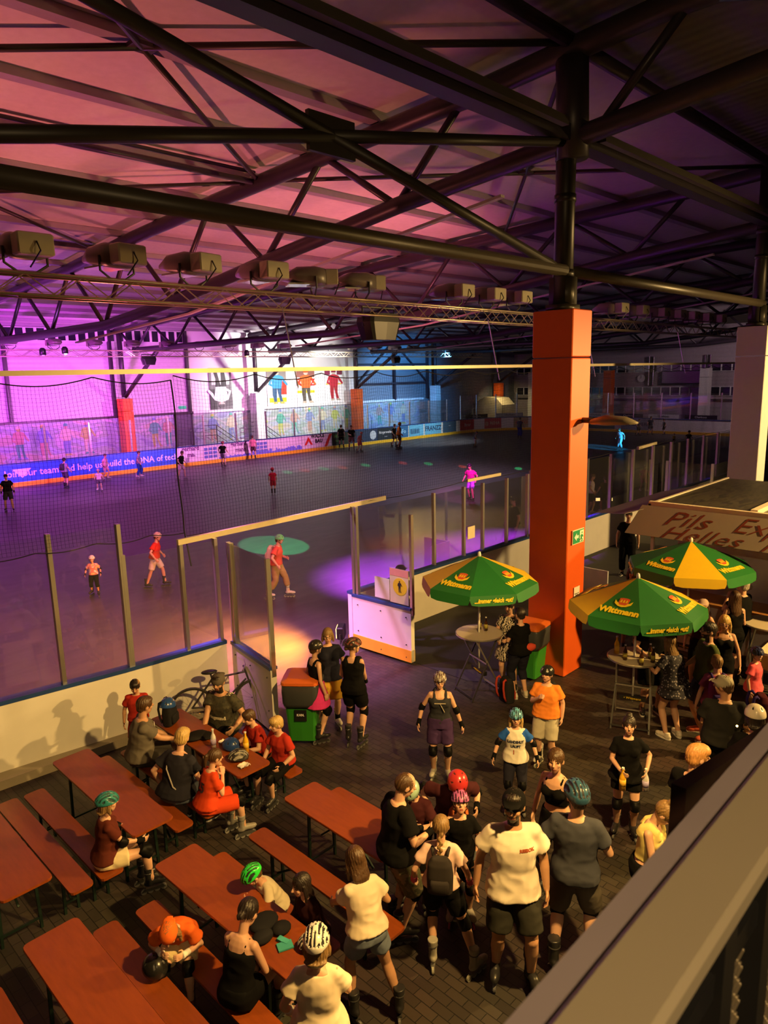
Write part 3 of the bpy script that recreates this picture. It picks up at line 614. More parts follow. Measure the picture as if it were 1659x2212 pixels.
# net bar and safety netting
o = MB().beam((-2, 10.2, 5.63), (48, 10.2, 5.63), .05, .07).build('net_bar', M_BAR); tag(o, 'long thin cream bar carrying the safety net', 'bar')
for i, X in enumerate((8.3, 14.6, 19.4, 26)):
    o = MB().tube((X, 10.25, 5.3), (X, 10.6, 6.75), .012, n=6).build('hanger_rope', M_ALU); tag(o, 'thin rope holding the net bar under the lighting truss', 'rope', 'ropes above the net bar')
def net(x0, x1, zb0, zb1, lab, pitch=.055, hang=1.5):
    q = MB(); t = thing('safety_net', lab, 'net', (x0, 10.17, 5.6), 0, 'safety nets'); n = int((x1-x0)/pitch)
    def top(x): f = (x-x0)/hang % 1; return -.04-.11*4*f*(1-f)
    def pt(x, f):
        zb = zb0+(zb1-zb0)*(x-x0)/(x1-x0); z = top(x)+(zb-5.6-top(x))*f
        return V((x-x0+.02*math.sin(9*f+x), .10*math.sin(3.1*f)*math.sin(x*1.1)+.02*math.sin(x*5), z))
    def strip(P, r):
        vs = []; k = len(P)
        for p in P: vs += [p+V((r, 0, r*.6)), p+V((-r, r, 0)), p+V((0, -r, -r))]
        q.add(vs, [(i*3+j, i*3+(j+1) % 3, i*3+3+(j+1) % 3, i*3+3+j) for i in range(k-1) for j in range(3)])
    for i in range(n+1): strip([pt(x0+i*pitch, f/6) for f in range(7)], .0016)
    rows = int((5.55-(zb0+zb1)/2)/pitch)
    for j in range(rows+1): strip([pt(x0+(x1-x0)*i/(n//3), j/rows) for i in range(n//3+1)], .0016)
    q.build('mesh', M_NET, t)
    MB().path([pt(x0+(x1-x0)*i/200, 0) for i in range(201)], .009, 5).build('head_rope', M_NET, t)
    MB().path([pt(x0+(x1-x0)*i/60, 1)+V((0, 0, -.05*abs(math.sin(i*.35)))) for i in range(61)], .008, 5).build('foot_rope', M_NET, t)
    MB().path([pt(x1, f/10) for f in range(11)]+[pt(x1, 1)+V((.05, -.05, -.6))], .013, 6).build('edge_rope', M_NET, t)
net(0, 5.72, 3.3, 3.1, 'black safety net hanging over the left glass screen')
net(5.76, 31, 3.0, 2.98, 'black safety net right of the thick vertical rope', .06)
# ---------------------------------------------------------------- lighting trusses
def ltruss(Y, z, x0, x1, lab, s=.3, seg=.42, r=.024):
    t = thing('lighting_truss', lab, 'truss', (x0, Y, z)); L_ = x1-x0
    for y, zz in ((-s/2, 0), (s/2, 0), (-s/2, s), (s/2, s)): MB().tube((0, y, zz), (L_, y, zz), r, n=8).build('truss_chord', M_ALT, t, True)
    q = MB(); n = int(L_/seg)
    for i in range(n):
        for y in (-s/2, s/2):
            a = 0 if i % 2 else s; q.tube((i*seg, y, a), ((i+1)*seg, y, s-a), r*.45, n=5)
        a = -s/2 if i % 2 else s/2; q.tube((i*seg, a, 0), ((i+1)*seg, -a, 0), r*.45, n=5)
    q.build('lacing', M_ALT, t); return t
M_ALT = mat('truss_aluminium', (.62, .52, .36), .32, .75)
ltruss(11.2, 6.75, -1, 35.5, 'cream aluminium lattice lighting truss above the near boards')
ltruss(38.5, 6.82, -1, 52, 'aluminium lattice lighting truss in front of the far wall', .32, .5, .03)
M_LAMPB = mat('lamp_body_beige', (.40, .36, .25), .5); M_LAMPG = mat('lamp_lens', (.6, .6, .6), .1, .2)
def floodlight(label, grp, loc, rz, first=[None]):
    if first[0] is None:
        t = thing('floodlight', label, 'floodlight', loc, rz, grp)
        MB().loft([((0, -.3, .02), (1, 0, 0), (0, 0, 1), .27, .17), ((0, -.1, .04), (1, 0, 0), (0, 0, 1), .29, .19), ((0, .25, .06), (1, 0, 0), (0, 0, 1), .29, .15), ((0, .5, .02), (1, 0, 0), (0, 0, 1), .22, .05)], 16, 0, 4).build('lamp_housing', mat('lamp_shell', (.16, .13, .12), .35), t, True)
        MB().box((0, -.42, .02), (.5, .26, .3), None, 0, .02).build('ballast_box', M_LAMPB, t)
        MB().box((0, .12, -.11), (.46, .62, .03)).build('lens', M_LAMPG, t)
        MB().path([(-.3, -.1, .02), (-.3, -.1, -.2), (-.12, -.1, -.32), (.12, -.1, -.32), (.3, -.1, -.2), (.3, -.1, .02)], .02, 6).build('bracket', M_DARK, t)
        MB().path([(.0, -.56, .05), (.02, -.62, -.08), (-.1, -.5, -.3)], .012, 5).build('cable', M_BLACK, t); first[0] = t; return t
    return dup(first[0], loc, rz, label, grp)
places = ['leftmost, cut by the frame', 'second from the left', 'third from the left', 'fourth from the left, turned away', 'fifth from the left', 'sixth from the left', 'first left of the black column', 'second left of the black column', 'third left of the black column']+['right of the orange pillar, number %s' % n for n in ('one', 'two', 'three', 'four', 'five', 'six', 'seven')]
for i, (x, a) in enumerate(zip((4.1, 5.45, 6.8, 8.3, 9.45, 10.8, 13.9, 15.2, 16.4, 22, 23.5, 25.2, 26.6, 27.9, 29.3, 30.7), (0, 8, 12, 0, 60, 75, 0, 0, 0, 0, 0, 0, 0, 0, 0, 0))):
    floodlight('beige and black floodlight on the near lighting truss, '+places[i], 'floodlights on the near lighting truss', (x, 11.2, 7.38), math.radians(a))
for i in range(17):
    x = 13+2.15*i
    floodlight('dark floodlight on the truss before the far wall', 'floodlights on the far lighting truss', (x, 38.5, 7.5), math.pi)
# hanging speakers and moving lamps
def speaker(p, s, lab):
    t = thing('speaker', lab, 'speaker', p, 0, 'hanging speakers')
    MB().loft([((0, 0, -s*.32), (1, 0, 0), (0, 1, 0), s*.42, s*.25), ((0, 0, s*.1), (1, 0, 0), (0, 1, 0), s*.55, s*.3), ((0, 0, s*.3), (1, 0, 0), (0, 1, 0), s*.5, s*.28)], 12, 0, 6).build('cabinet', M_BLACK, t)
    MB().path([(-s*.52, 0, 0), (-s*.55, 0, s*.45), (s*.55, 0, s*.45), (s*.52, 0, 0)], .025, 6).build('bracket', M_DARK, t)
speaker(onY(321, 779, 38.3), .75, 'black speaker under the far truss, left one, above the orange pillar')
speaker(onY(615, 779, 38.3), .75, 'black speaker under the far truss above the player posters')
speaker(onY(855, 778, 38.3), .7, 'black speaker under the far truss in front of the blue wall')
speaker(onY(818, 706, 11.3), .9, 'large dark boxy speaker under the near lighting truss')
for i, (px, py, e, c) in enumerate([(140, 757, 4, (.6, .5, .9)), (533, 763, 6, (1, .75, .2)), (92, 760, 0, (1, 1, 1))]):
    p = onY(px, py, 38.3); t = thing('stage_lamp', ['small round stage lamp with pale beam on the far truss, left', 'small round stage lamp shining yellow on the far truss', 'small unlit stage lamp on the far truss, leftmost'][i], 'stage lamp', p, 0, 'stage lamps on the far truss')
    MB().lathe([(.02, -.2), (.16, -.15), (.16, .1), (.08, .2)], (0, 0, 0), 14).build('lamp_housing', M_BLACK, t, True); MB().ell((0, -.05, -.17), (.09, .09, .05)).build('lens', mat('lens_%d' % i, c, .2, emit=e*1.0), t)
# lamp arm on the orange pillar, exit sign, paper
t = thing('wall_lamp', 'grey oblong luminaire on a short arm on the orange pillar', 'lamp', (11.3, 6.15, 4.62))
MB().tube((0, .05, .02), (0, -.2, .02), .05).build('arm', M_DARK, t, True)
MB().loft([((0, -.15, .0), (1, 0, 0), (0, 0, 1), .1, .05), ((0, -.4, .03), (1, 0, 0), (0, 0, 1), .15, .09), ((0, -.75, .03), (1, 0, 0), (0, 0, 1), .14, .07), ((0, -.95, .0), (1, 0, 0), (0, 0, 1), .06, .02)], 14).build('lamp_shade', mat('lamp_grey', (.16, .14, .11), .45), t, True)
c = onY(1247, 1158, 6.17); t = thing('exit_sign', 'green and white emergency exit sign with arrow and running figure on the orange pillar', 'sign', (c.x, 6.17, c.z))
MB().bb(-.2, .2, -.02, .0, -.13, .13).build('sign_border', mat('sign_cream', (.75, .72, .55), .5), t); G_ = mat('sign_green', (.02, .28, .10), .4, emit=.08)
MB().bb(-.185, .185, -.028, -.02, -.115, .115).build('sign_plate', G_, t)
q = MB().bb(.03, .17, -.034, -.028, -.1, .1); q.prism([(-.16, 0), (-.08, .07), (-.08, .025), (-.01, .025), (-.01, -.025), (-.08, -.025), (-.08, -.07)], (0, -.03, 0), (1, 0, 0), (0, 0, 1), .004); q.build('arrow_and_door', mat('sign_white', (.85, .85, .75), .5), t)
q = MB(); q.prism([(.09, .03), (.12, .02), (.15, -.02), (.14, -.03), (.11, -.01), (.1, -.04), (.13, -.07), (.1, -.1), (.08, -.09), (.1, -.065), (.07, -.05), (.04, -.08), (.03, -.07), (.06, -.03), (.07, .0), (.04, -.01), (.04, .0)], (0, -.036, 0), (1, 0, 0), (0, 0, 1), .003)
q.path([(.105, -.036, .055), (.105, -.032, .055)], .018, 10); q.build('running_figure', G_, t)
c = onY(1245, 1283, 6.17); t = thing('paper_notice', 'white paper sheet taped to the orange pillar below the exit sign', 'notice', (c.x, 6.17, c.z))
MB().bb(-.1, .1, -.008, .0, -.14, .14).build('sheet', mat('paper_white', (.8, .78, .72)), t)
text('lettering', 'Rauchen nur\ndraußen', .03, (0, -.008, 0), (1, 0, 0), (0, 0, 1), M_INK, t, off=.001)
for z, s_ in ((.06, 1),):
    pass

t = thing('tent', 'cream lit tarpaulin tent behind the glass in the dark far corner', 'tent', (62.2, 43.4, 0))
q = MB(); q.prism([(-1.8, 0), (1.6, 0), (1.6, 2.2), (.9, 2.9), (-.6, 3.0), (-1.8, 2.4)], (0, 0, 0), (0, -1, 0), (0, 0, 1), 2.2); flatnorm(q.build('tarpaulin', mat('tarp_cream', (.62, .52, .35), .6, var=.2, scale=1.2, bump=.6), t))
MB().prism([(-.9, 0), (.2, 0), (.1, 1.0), (-.3, 1.3), (-.8, 1.1)], (-.03, 0, 0), (0, -1, 0), (0, 0, 1), .02).build('dark_opening', M_BLACK, t)
# ---------------------------------------------------------------- beer tables and benches
M_WOOD = mat('bench_wood_orange', (.235, .050, .008), .36, var=.25, scale=5, stretch=(6, 1, 1))
M_LEGM = mat('folding_leg_dark_green', (.012, .03, .022), .45, .5)
def furn(kind, x0, y0, wd, ln, z, label, grp, a=0):
    "board with its far left corner at x0,y0 running ln metres towards the balcony"
    t = thing(kind, label, 'table' if z > .6 else 'bench', (x0+wd/2, y0-ln/2, 0), a, grp); r = .05; o = []
    for sx, sy, a0 in ((1, 1, 0), (-1, 1, 90), (-1, -1, 180), (1, -1, 270)):
        for i in range(4):
            an = math.radians(a0+i*30); o.append((sx*(wd/2-r)+r*math.cos(an), sy*(ln/2-r)+r*math.sin(an)))
    q = MB(); vs = [(x*.985 if zz in (0, .028) else x, y, z-.028+zz) for zz in (0, .006, .022, .028) for x, y in o]; k = len(o)
    q.add(vs, [tuple(range(k-1, -1, -1)), tuple(range(3*k, 4*k))]+[(b*k+i, b*k+(i+1) % k, b*k+k+(i+1) % k, b*k+k+i) for b in range(3) for i in range(k)])
    q.build('table_top' if z > .6 else 'seat_board', M_WOOD, t)
    for s in (-1, 1):
        q = MB(); y = s*(ln/2-.38); w2 = wd/2-.05
        for sx in (-1, 1): q.beam((sx*w2, y, 0), (sx*w2*.9, y, z-.03), .028, .028)
        q.beam((-w2, y, .12), (w2, y, .12), .022, .022).beam((-w2*.9, y, z-.045), (w2*.9, y, z-.045), .03, .03)
        q.beam((0, y, .14 if z < .6 else .35), (0, y-s*.42, z-.04), .02, .02); q.build('folding_leg', M_LEGM, t)
    return t
TG, BG = 'orange beer tables', 'orange beer benches'
furn('beer_table', 1.52, 5.97, .48, 2.3, .76, 'orange beer table with nothing on it, nearest to the lower left corner', TG)
furn('beer_bench', 2.12, 6.02, .24, 2.3, .47, 'orange bench right of the nearest lower left table', BG)
furn('beer_bench', 1.1, 6.03, .24, 2.3, .47, 'orange bench end in the bottom left corner of the frame', BG)
furn('beer_table', 1.58, 8.88, .48, 2.22, .76, 'empty orange table cut by the left edge of the frame', TG)
furn('beer_bench', 2.2, 8.88, .24, 2.22, .47, 'empty orange bench right of the table at the left edge', BG)
furn('beer_bench', 2.5, 8.85, .25, 2.22, .47, 'orange bench on which the girl in the teal helmet sits', BG)
furn('beer_table', 2.88, 8.85, .48, 2.2, .76, 'long orange table in front of the white boards, beside the teal helmet girl', TG)
furn('beer_bench', 3.43, 9.0, .24, 2.22, .47, 'orange bench on which the older blond woman sits', BG)
furn('beer_table', 2.83, 6.08, .48, 2.1, .76, 'orange table at which the green helmet child leans', TG, .03)
furn('beer_bench', 3.38, 6.1, .24, 1.9, .47, 'orange bench right of the green helmet child table', BG)
furn('beer_bench', 2.52, 5.98, .24, 2.25, .47, 'orange bench with the child in the orange cap and the dark haired woman', BG)
furn('beer_table', 4.38, 6.03, .48, 1.6, .76, 'orange table in the middle beside the man in camouflage shorts', TG)
furn('beer_bench', 3.93, 6.12, .24, 2.2, .47, 'orange bench left of the middle table, its end sticking out by the brown haired girl', BG)
furn('beer_bench', 5.05, 6.08, .24, 1.5, .47, 'orange bench behind the middle table', BG)
furn('beer_table', 4.29, 8.98, .48, 2.22, .76, 'orange table of the family with helmets and bottles on it', TG)
furn('beer_bench', 3.8, 8.95, .24, 2.2, .47, 'orange bench on which the girl with number 25 sits', BG)
furn('beer_bench', 4.98, 8.9, .25, 2.2, .47, 'orange bench under the blond boy in red', BG)
# ---------------------------------------------------------------- parasols and bar tables
M_UG = mat('parasol_green', (.012, .15, .025), .55, var=.08, bump=.05); M_UY = mat('parasol_yellow', (.75, .50, .01), .55, var=.06)
M_LOGOY = mat('logo_yellow', (.85, .62, .02), .5); M_LOGOR = mat('logo_red', (.65, .10, .03), .5)
def parasol(x, y, top, R_, slog, lab, drop=.42, val=.16):
    t = thing('parasol', lab, 'parasol', (x, y, 0), 0, 'green and yellow parasols')
    MB().tube((0, 0, .35), (0, 0, top-.03), .018, n=12).build('pole', M_WHITE, t, True)
    MB().lathe([(.005, top+.07), (.022, top+.06), (.03, top+.02), (.03, top-.03)], n=12).build('finial', M_WHITE, t, True)
    ze = top-drop
    for i in range(8):
        ac = slog+(i-2)*math.pi/4; a0, a1 = ac-math.pi/8, ac+math.pi/8; m = M_UY if i % 4 == 0 else M_UG
        p0, p1 = V((R_*math.cos(a0), R_*math.sin(a0), ze)), V((R_*math.cos(a1), R_*math.sin(a1), ze)); ap = V((0, 0, top))
        def row(f, g=0): return [ap.lerp(p0, f).lerp(ap.lerp(p1, f), j/6)-V((0, 0, 0)) for j in range(7)]
        q = MB(); rows = [[ap]*7]+[row(f) for f in (.1, .4, .7, 1)]
        dn = V((math.cos(ac)*.03, math.sin(ac)*.03, -val)); g0 = [p+dn*.5 for p in rows[-1]]
        g1 = [p0.lerp(p1, .03+.94*j/6)+dn*(1 if 0 < j < 6 else .86) for j in range(7)]
        rows += [g0, g1]; th = V((0, 0, -.006)); vs = [p for r in rows for p in r]; n = len(vs); vs += [p+th-V((math.cos(ac), math.sin(ac), 0))*.004 for p in vs]
        fs = []
        for a in range(len(rows)-1):
            for j in range(6):
                f = (a*7+j, a*7+7+j, a*7+8+j, a*7+j+1); fs += [f, tuple(v+n for v in reversed(f))]
        q.add(vs, fs); pan = q.build('canopy_panel', m, t); pan['label'] = 'yellow canopy panel' if i % 4 == 0 else 'green canopy panel'
        u = (p1-p0).normalized(); up = (ap-(p0+p1)/2).normalized(); 
        MB().beam(ap-V((0, 0, .05)), p0-V((0, 0, .02)), .012, .012).build('rib', M_ALU, t)
        if i % 4 in (1, 3):
            c = (p0+p1)/2+up*.2; text('lettering', 'Wittmann', .165, c, u, up, M_LOGOY, t, bold=.008, off=.006, sx=.86)
            c = (p0+p1)/2+up*.41; nn = u.cross(up); q = MB()
            q.prism([(-.13, .03), (-.12, -.05), (-.06, -.1), (0, -.115), (.06, -.1), (.12, -.05), (.13, .03), (.09, -.02), (0, -.05), (-.09, -.02)], c+nn*.006, u, up, .003)
            q.build('wreath_logo', M_LOGOY, t)
            q = MB(); q.prism([(-.07, -.03), (-.04, -.07), (.04, -.07), (.07, -.03), (.075, .07), (.03, .085), (-.03, .085), (-.075, .07)], c+nn*.007, u, up, .003); q.build('crest', M_LOGOR, t)
            q = MB()
            for dx in (-.045, -.005, .035): q.prism([(dx-.008, -.02), (dx+.018, -.02), (dx+.014, .04), (dx-.002, .04)], c+nn*.009, u, up, .003)
            q.build('crest_figure', M_LOGOY, t)
        if i % 4 == 2:
            dv = -dn.normalized(); c = (p0+p1)/2+dn*.5; text('lettering', '...immer gleich gut!', .098, c, u, dv, M_LOGOY, t, bold=.004, off=.012, shear=.35, sx=.82)
    return t
def cang(x, y): return math.atan2(-y, -x)
parasol(9.38, 6.97, 2.47, .98, cang(9.38, 6.97)+math.radians(14), 'green and yellow beer parasol over the round table left of the orange pillar')
parasol(10.1, 4.52, 2.38, 1.0, cang(10.1, 4.52)+math.radians(26), 'green and yellow beer parasol in front, right of the orange pillar')
parasol(12.75, 4.75, 2.42, 1.08, cang(12.75, 4.75)+math.radians(100), 'green and yellow beer parasol behind, with a yellow panel to the front')
M_TOP = mat('bar_table_top', (.50, .44, .34), .35, var=.08)
def bartable(x, y, a, lab):
    t = thing('bar_table', lab, 'table', (x, y, 0), a, 'round standing tables')
    MB().lathe([(.385, 1.075), (.4, 1.085), (.4, 1.1), (.39, 1.105)], n=40).build('table_top', M_TOP, t); MB().lathe([(.402, 1.08), (.407, 1.085), (.407, 1.1), (.402, 1.104)], n=40).build('table_edge', M_ALU, t)
    for s in (-1, 1):
        q = MB().beam((.33*s, -.28, 0), (-.22*s, -.24, 1.07), .025, .025).beam((.33*s, .28, 0), (-.22*s, .24, 1.07), .025, .025).beam((.31*s, -.28, .06), (.31*s, .28, .06), .022, .022).beam((-.02*s, -.26, .62), (-.02*s, .26, .62), .02, .02)
        q.build('leg_frame', M_ALU if s > 0 else M_DARK, t)
    MB().bb(-.03, .03, -.2, .2, .38, .45).build('sign_bar', M_BLACK, t); text('lettering', '• Wittmann', .055, (-.03, 0, .415), (0, -1, 0), (0, 0, 1), M_LOGOY, t)
    return t
bartable(9.38, 6.97, -.35, 'round standing table under the left parasol'); bartable(10.1, 4.52, .35, 'round standing table with four bottles under the front right parasol'); bartable(12.75, 4.75, 0, 'round standing table under the rear parasol'); bartable(13.0, 3.45, .5, 'pale round standing table beside the grey haired man')
# bottles
def bottle(p, kind, label, grp=None, h=.24, tilt=None):
    cols = {'brown': (.05, .018, .006), 'yellow': (.75, .42, .02), 'clear': (.6, .6, .62), 'orange': (.8, .35, .05)}
    t = thing('bottle', label, 'bottle', p, 0, grp); r = .033*h/.24
    prof = [(.001, 0), (r, .005), (r, h*.55), (r*.8, h*.66), (r*.38, h*.8), (r*.36, h*.97), (r*.42, h)]
    MB().lathe(prof, n=14).build('bottle_body', mat('bottle_'+kind, cols[kind], .12, var=.02), t, True)
    MB().lathe([(r*1.03, h*.2), (r*1.03, h*.5)], n=14).build('bottle_label', mat('label_'+kind, {'brown': (.35, .30, .05), 'yellow': (.8, .5, .05), 'clear': (.45, .4, .7), 'orange': (.8, .6, .1)}[kind], .5), t, True)
    MB().lathe([(r*.45, h*.97), (r*.45, h*1.03)], n=10).build('bottle_cap', M_WHITE, t)
    if tilt: t.rotation_euler = tilt
    return t
for px, py, k, l in ((803, 1345, 0, 'left'), (1052, 1360, 0, 'right')):
    pass
bottle((9.5, 7.05, 1.105), 'brown', 'brown beer bottle on the left round table, closer to the pole', 'beer bottles on the round tables')
bottle((9.52, 6.93, 1.105), 'brown', 'brown beer bottle on the left round table, nearer the woman in the patterned dress', 'beer bottles on the round tables')
for (px, py), kd, l in zip(((1332, 1411), (1350, 1425), (1385, 1437), (1410, 1431), (1404, 1423)), ('yellow', 'brown', 'brown', 'brown', 'brown'), ('tall yellow lemonade bottle at the left edge of the front right table', 'brown beer bottle left of the pole on the front right table', 'brown beer bottle at the front edge of the front right table', 'brown beer bottle at the right of the front right table', 'dark beer bottle behind the others on the front right table')):
    p = G(px, py, 1.105); bottle(p, kd, l, 'beer bottles on the round tables', .28 if kd == 'yellow' else .24)
# ---------------------------------------------------------------- drinks stall
st = thing('drinks_stall', 'drinks stall with dark flat roof, white frame and grey awnings at the right edge', 'stall', (13.5, 5.85, 0))
M_CLOTH = mat('awning_grey', (.24, .205, .18), .6, var=.05); M_CLOTHD = mat('awning_grey_dark', (.22, .19, .18), .55)
M_RF = blotch_mat('stall_roof_felt', [(.02, .018, .015), (.05, .045, .03), (.03, .025, .02)], 2.2, .5, 'noise', (1, 4, 1))
MB().bb(.1, 4.3, -6, 0, 2.78, 2.86).build('roof_sheet', M_RF, st)
fr = MB().bb(0, .1, -6.1, .05, 2.76, 2.92).bb(0, 4.35, 0, .06, 2.76, 2.88); fr.build('roof_frame', mat('frame_cream', (.7, .62, .48), .5), st)
MB().bb(.1, 4.3, -1.92, -1.8, 2.86, 2.95).build('roof_ridge_bar', mat('frame_cream'  , (.7, .62, .48)), st)
q = MB(); q.prism([(0, 0), (6.3, 0), (5.9, .62), (.2, .62)], (-.35, .35, 2.30), (0, -1, 0), V((.28, 0, .5)).normalized(), .012); fl = flatnorm(q.build('front_awning', M_CLOTH, st))
u, v = V((0, -1, 0)), V((.28, 0, .5)).normalized()
M_RED = mat('script_red', (.13, .02, .01), .6)
text('lettering', 'Pils', .42, V((-.36, -.75, 2.30))+v*.40, u, v, M_RED, st, shear=.5, bold=-.004, off=.012, sx=1.5)
text('lettering', 'Export', .42, V((-.36, -2.35, 2.30))+v*.42, u, v, M_RED, st, shear=.5, bold=-.004, off=.012, sx=1.3)
text('lettering', 'Helles  Pils', .36, V((-.36, -1.6, 2.30))+v*.12, u, v, M_RED, st, shear=.5, bold=-.004, off=.012, sx=1.6)
q = MB(); q.prism([(-.35, .35), (1.4, 1.9), (5, 1.9), (4.3, .0), (.0, .0)], (0, 0, 0), (1, 0, 0), (0, 1, 0), .012)
q.v = [(x, y, 2.8-.28*max(0, y)-(.0 if y < .1 else .02)+z) for x, y, z in q.v]; flatnorm(q.build('side_awning', M_CLOTHD, st))
for x, y in ((.05, -.05), (.05, -3), (4.2, -.05), (2.1, -.05)): MB().bb(x-.03, x+.03, y-.03, y+.03, 0, 2.8).build('frame_post', M_WHITE, st)
MB().bb(1.2, 1.25, -5.8, -.1, 0, 2.75).bb(.2, 1.2, -.12, -.06, 0, 1.0).build('wall_panel', M_WHITE, st)
ct = thing('bar_counter', 'white bar counter with wooden top inside the drinks stall', 'counter', (13.62, 3.6, 0))
MB().bb(-.1, .35, -3, 1.6, 0, 1.04).build('counter_front', M_WHITE, ct); MB().bb(-.2, .5, -3.1, 1.7, 1.04, 1.09).build('counter_top', mat('counter_wood', (.5, .24, .07), .4), ct)
tp = thing('beer_tap', 'chrome beer tap column on the stall counter', 'tap', (13.75, 4.1, 1.09))
MB().lathe([(.05, 0), (.035, .05), (.035, .28), (.13, .34), (.14, .38), (.1, .42), (.01, .43)], n=16).build('tap_column', M_ALU, tp, True)
for i in range(4): MB().path([(-.05, -.09+.06*i, .33), (-.14, -.09+.06*i, .33), (-.15, -.09+.06*i, .22)], .01, 6).build('tap_spout', M_ALU, tp); 
for i in range(4): MB().tube((-.08, -.09+.06*i, .36), (-.12, -.09+.06*i, .46), .012).build('tap_handle', M_BLACK, tp)
c2 = thing('serving_table', 'white serving table at the right edge below the yellow top woman', 'table', (12.2, 2.9, 0))
MB().bb(-.4, .5, -1.2, .35, .96, 1.0).build('table_top', mat('table_white', (.75, .68, .52), .4), c2); MB().bb(-.35, .45, -1.15, .3, .7, .95).build('table_box', mat('box_wood', (.45, .28, .1), .5), c2)
for x in (-.35, .45):
    for y in (-1.1, .28): MB().bb(x-.02, x+.02, y-.02, y+.02, 0, .72).build('leg', M_WHITE, c2)
o = MB().bb(14.2, 14.9, 8.2, 8.25, 0, .9).bb(14.9, 14.95, 7.4, 8.25, 0, .9).build('stall_side_panel', M_WHITE); tag(o, 'white low side panel of the stall under the grey awning', 'panel')
pn = thing('red_folding_panel', 'red sloping flag panel at the right edge beside the grey haired man', 'flag', (11.9, 2.15, .3))
q = MB(); q.prism([(0, 0), (.5, 0), (.42, 1.35), (.25, 1.5)], (0, 0, 0), V((.4, -.9, 0)).normalized(), (0, 0, 1), .03); q.build('cloth', mat('flag_red', (.5, .03, .015), .6), pn); MB().tube((0, 0, -.3), (.1, -.2, 1.6), .015).build('pole', M_RED, pn)
# ---------------------------------------------------------------- wheeled bins
def wbin(x, y, a, lab):
    t = thing('wheeled_bin', lab, 'bin', (x, y, 0), a, 'green wheeled bins')
    MB().loft([((0, 0, .07), (1, 0, 0), (0, 1, 0), .21, .20), ((0, 0, .95), (1, 0, 0), (0, 1, 0), .265, .26)], 16, 0, 8).build('bin_body', mat('bin_green', (.03, .22, .02), .45), t)
    q = MB(); rr = []
    for i, (z, s_) in enumerate(((.62, .262), (.70, .285), (.85, .29), (.97, .295), (1.0, .28))): rr.append(((.006*(i % 2), 0, z), (1, 0, 0), (0, 1, 0), s_, s_*.98))
    q.loft(rr, 24, 0, 6); q.v = [(x_+.012*noise.noise(V((x_*9, y_*9, z_*14))), y_+.012*noise.noise(V((y_*9, x_*9+5, z_*14))), z_) for x_, y_, z_ in q.v]; q.build('bin_liner', mat('bin_bag_grey', (.05, .055, .06), .3), t, True)
    MB().loft([((0, 0, 1.0), (1, 0, 0), (0, 1, 0), .29, .3), ((0, 0, 1.04), (1, 0, 0), (0, 1, 0), .285, .295), ((0, 0, 1.075), (1, 0, 0), (0, 1, 0), .2, .2)], 16, 0, 8).build('bin_lid', mat('bin_lid_orange', (.60, .13, .02), .45), t)
    MB().tube((-.2, .3, .98), (.2, .3, .98), .018).build('handle', M_BLACK, t)
    for s in (-1, 1): MB().path([(s*.2, .22, .09), (s*.25, .22, .09)], .09, 16).build('wheel', M_BLACK, t)
    MB().bb(-.09, .09, -.256, -.245, .42, .6).build('sticker', M_BLACK, t); text('lettering', 'KAN.', .05, (0, -.256, .52), (1, 0, 0), (0, 0, 1), M_WHITE, t, bold=.002)
    return t
wbin(6.3, 8.0, math.radians(-50), 'green wheeled bin with orange lid left of the rink opening, beside the pink skirt woman')
wbin(10.5, 6.66, math.radians(-84), 'green wheeled bin with orange lid in front of the orange pillar')
# ---------------------------------------------------------------- bicycle leaning by the gate
bk = thing('bicycle', 'dark bicycle leaning behind the family against the left gate', 'bicycle', (5.75, 9.35, 0), math.radians(-28))
M_TYRE = mat('tyre', (.03, .028, .028), .7); M_RIM = mat('rim', (.35, .33, .33), .3, .8)
for x in (-.5, .5):
    wv_ = thing('w', '', ''); bpy.data.objects.remove(wv_)
    P = [(x+.335*math.cos(a*math.pi/16), 0, .35+.335*math.sin(a*math.pi/16)) for a in range(32)]
    wl = MB().path(P, .02, 8, closed=True).build('wheel', M_TYRE, bk, True)
    q = MB().path([(x+(p[0]-x)*.93, 0, .35+(p[2]-.35)*.93) for p in P], .008, 6, closed=True)
    for a in range(0, 32, 2): q.beam((x, 0, .35), (x+(P[a][0]-x)*.93, 0, .35+(P[a][2]-.35)*.93), .003, .003)
    q.build('rim', M_RIM, wl)
q = MB()
for a, b in (((-.5, .35), (-.05, .33)), ((-.05, .33), (-.18, .88)), ((-.5, .35), (-.16, .8)), ((-.16, .8), (.36, .84)), ((-.05, .33), (.37, .72)), ((.34, .95), (.5, .35))): q.tube((a[0], 0, a[1]), (b[0], 0, b[1]), .016)
q.build('frame', M_DARK, bk); MB().path([(.3, -.28, .98), (.36, -.1, 1.0), (.36, .1, 1.0), (.3, .28, .98)], .013).build('handlebar', M_ALU, bk)
MB().ell((-.2, 0, .92), (.13, .07, .035)).build('saddle', M_BLACK, bk, True); MB().path([(-.05, -.04, .33), (-.05, .04, .33)], .09, 16).build('chainring', M_RIM, bk)
for e in (-.52, .52): 
    pass
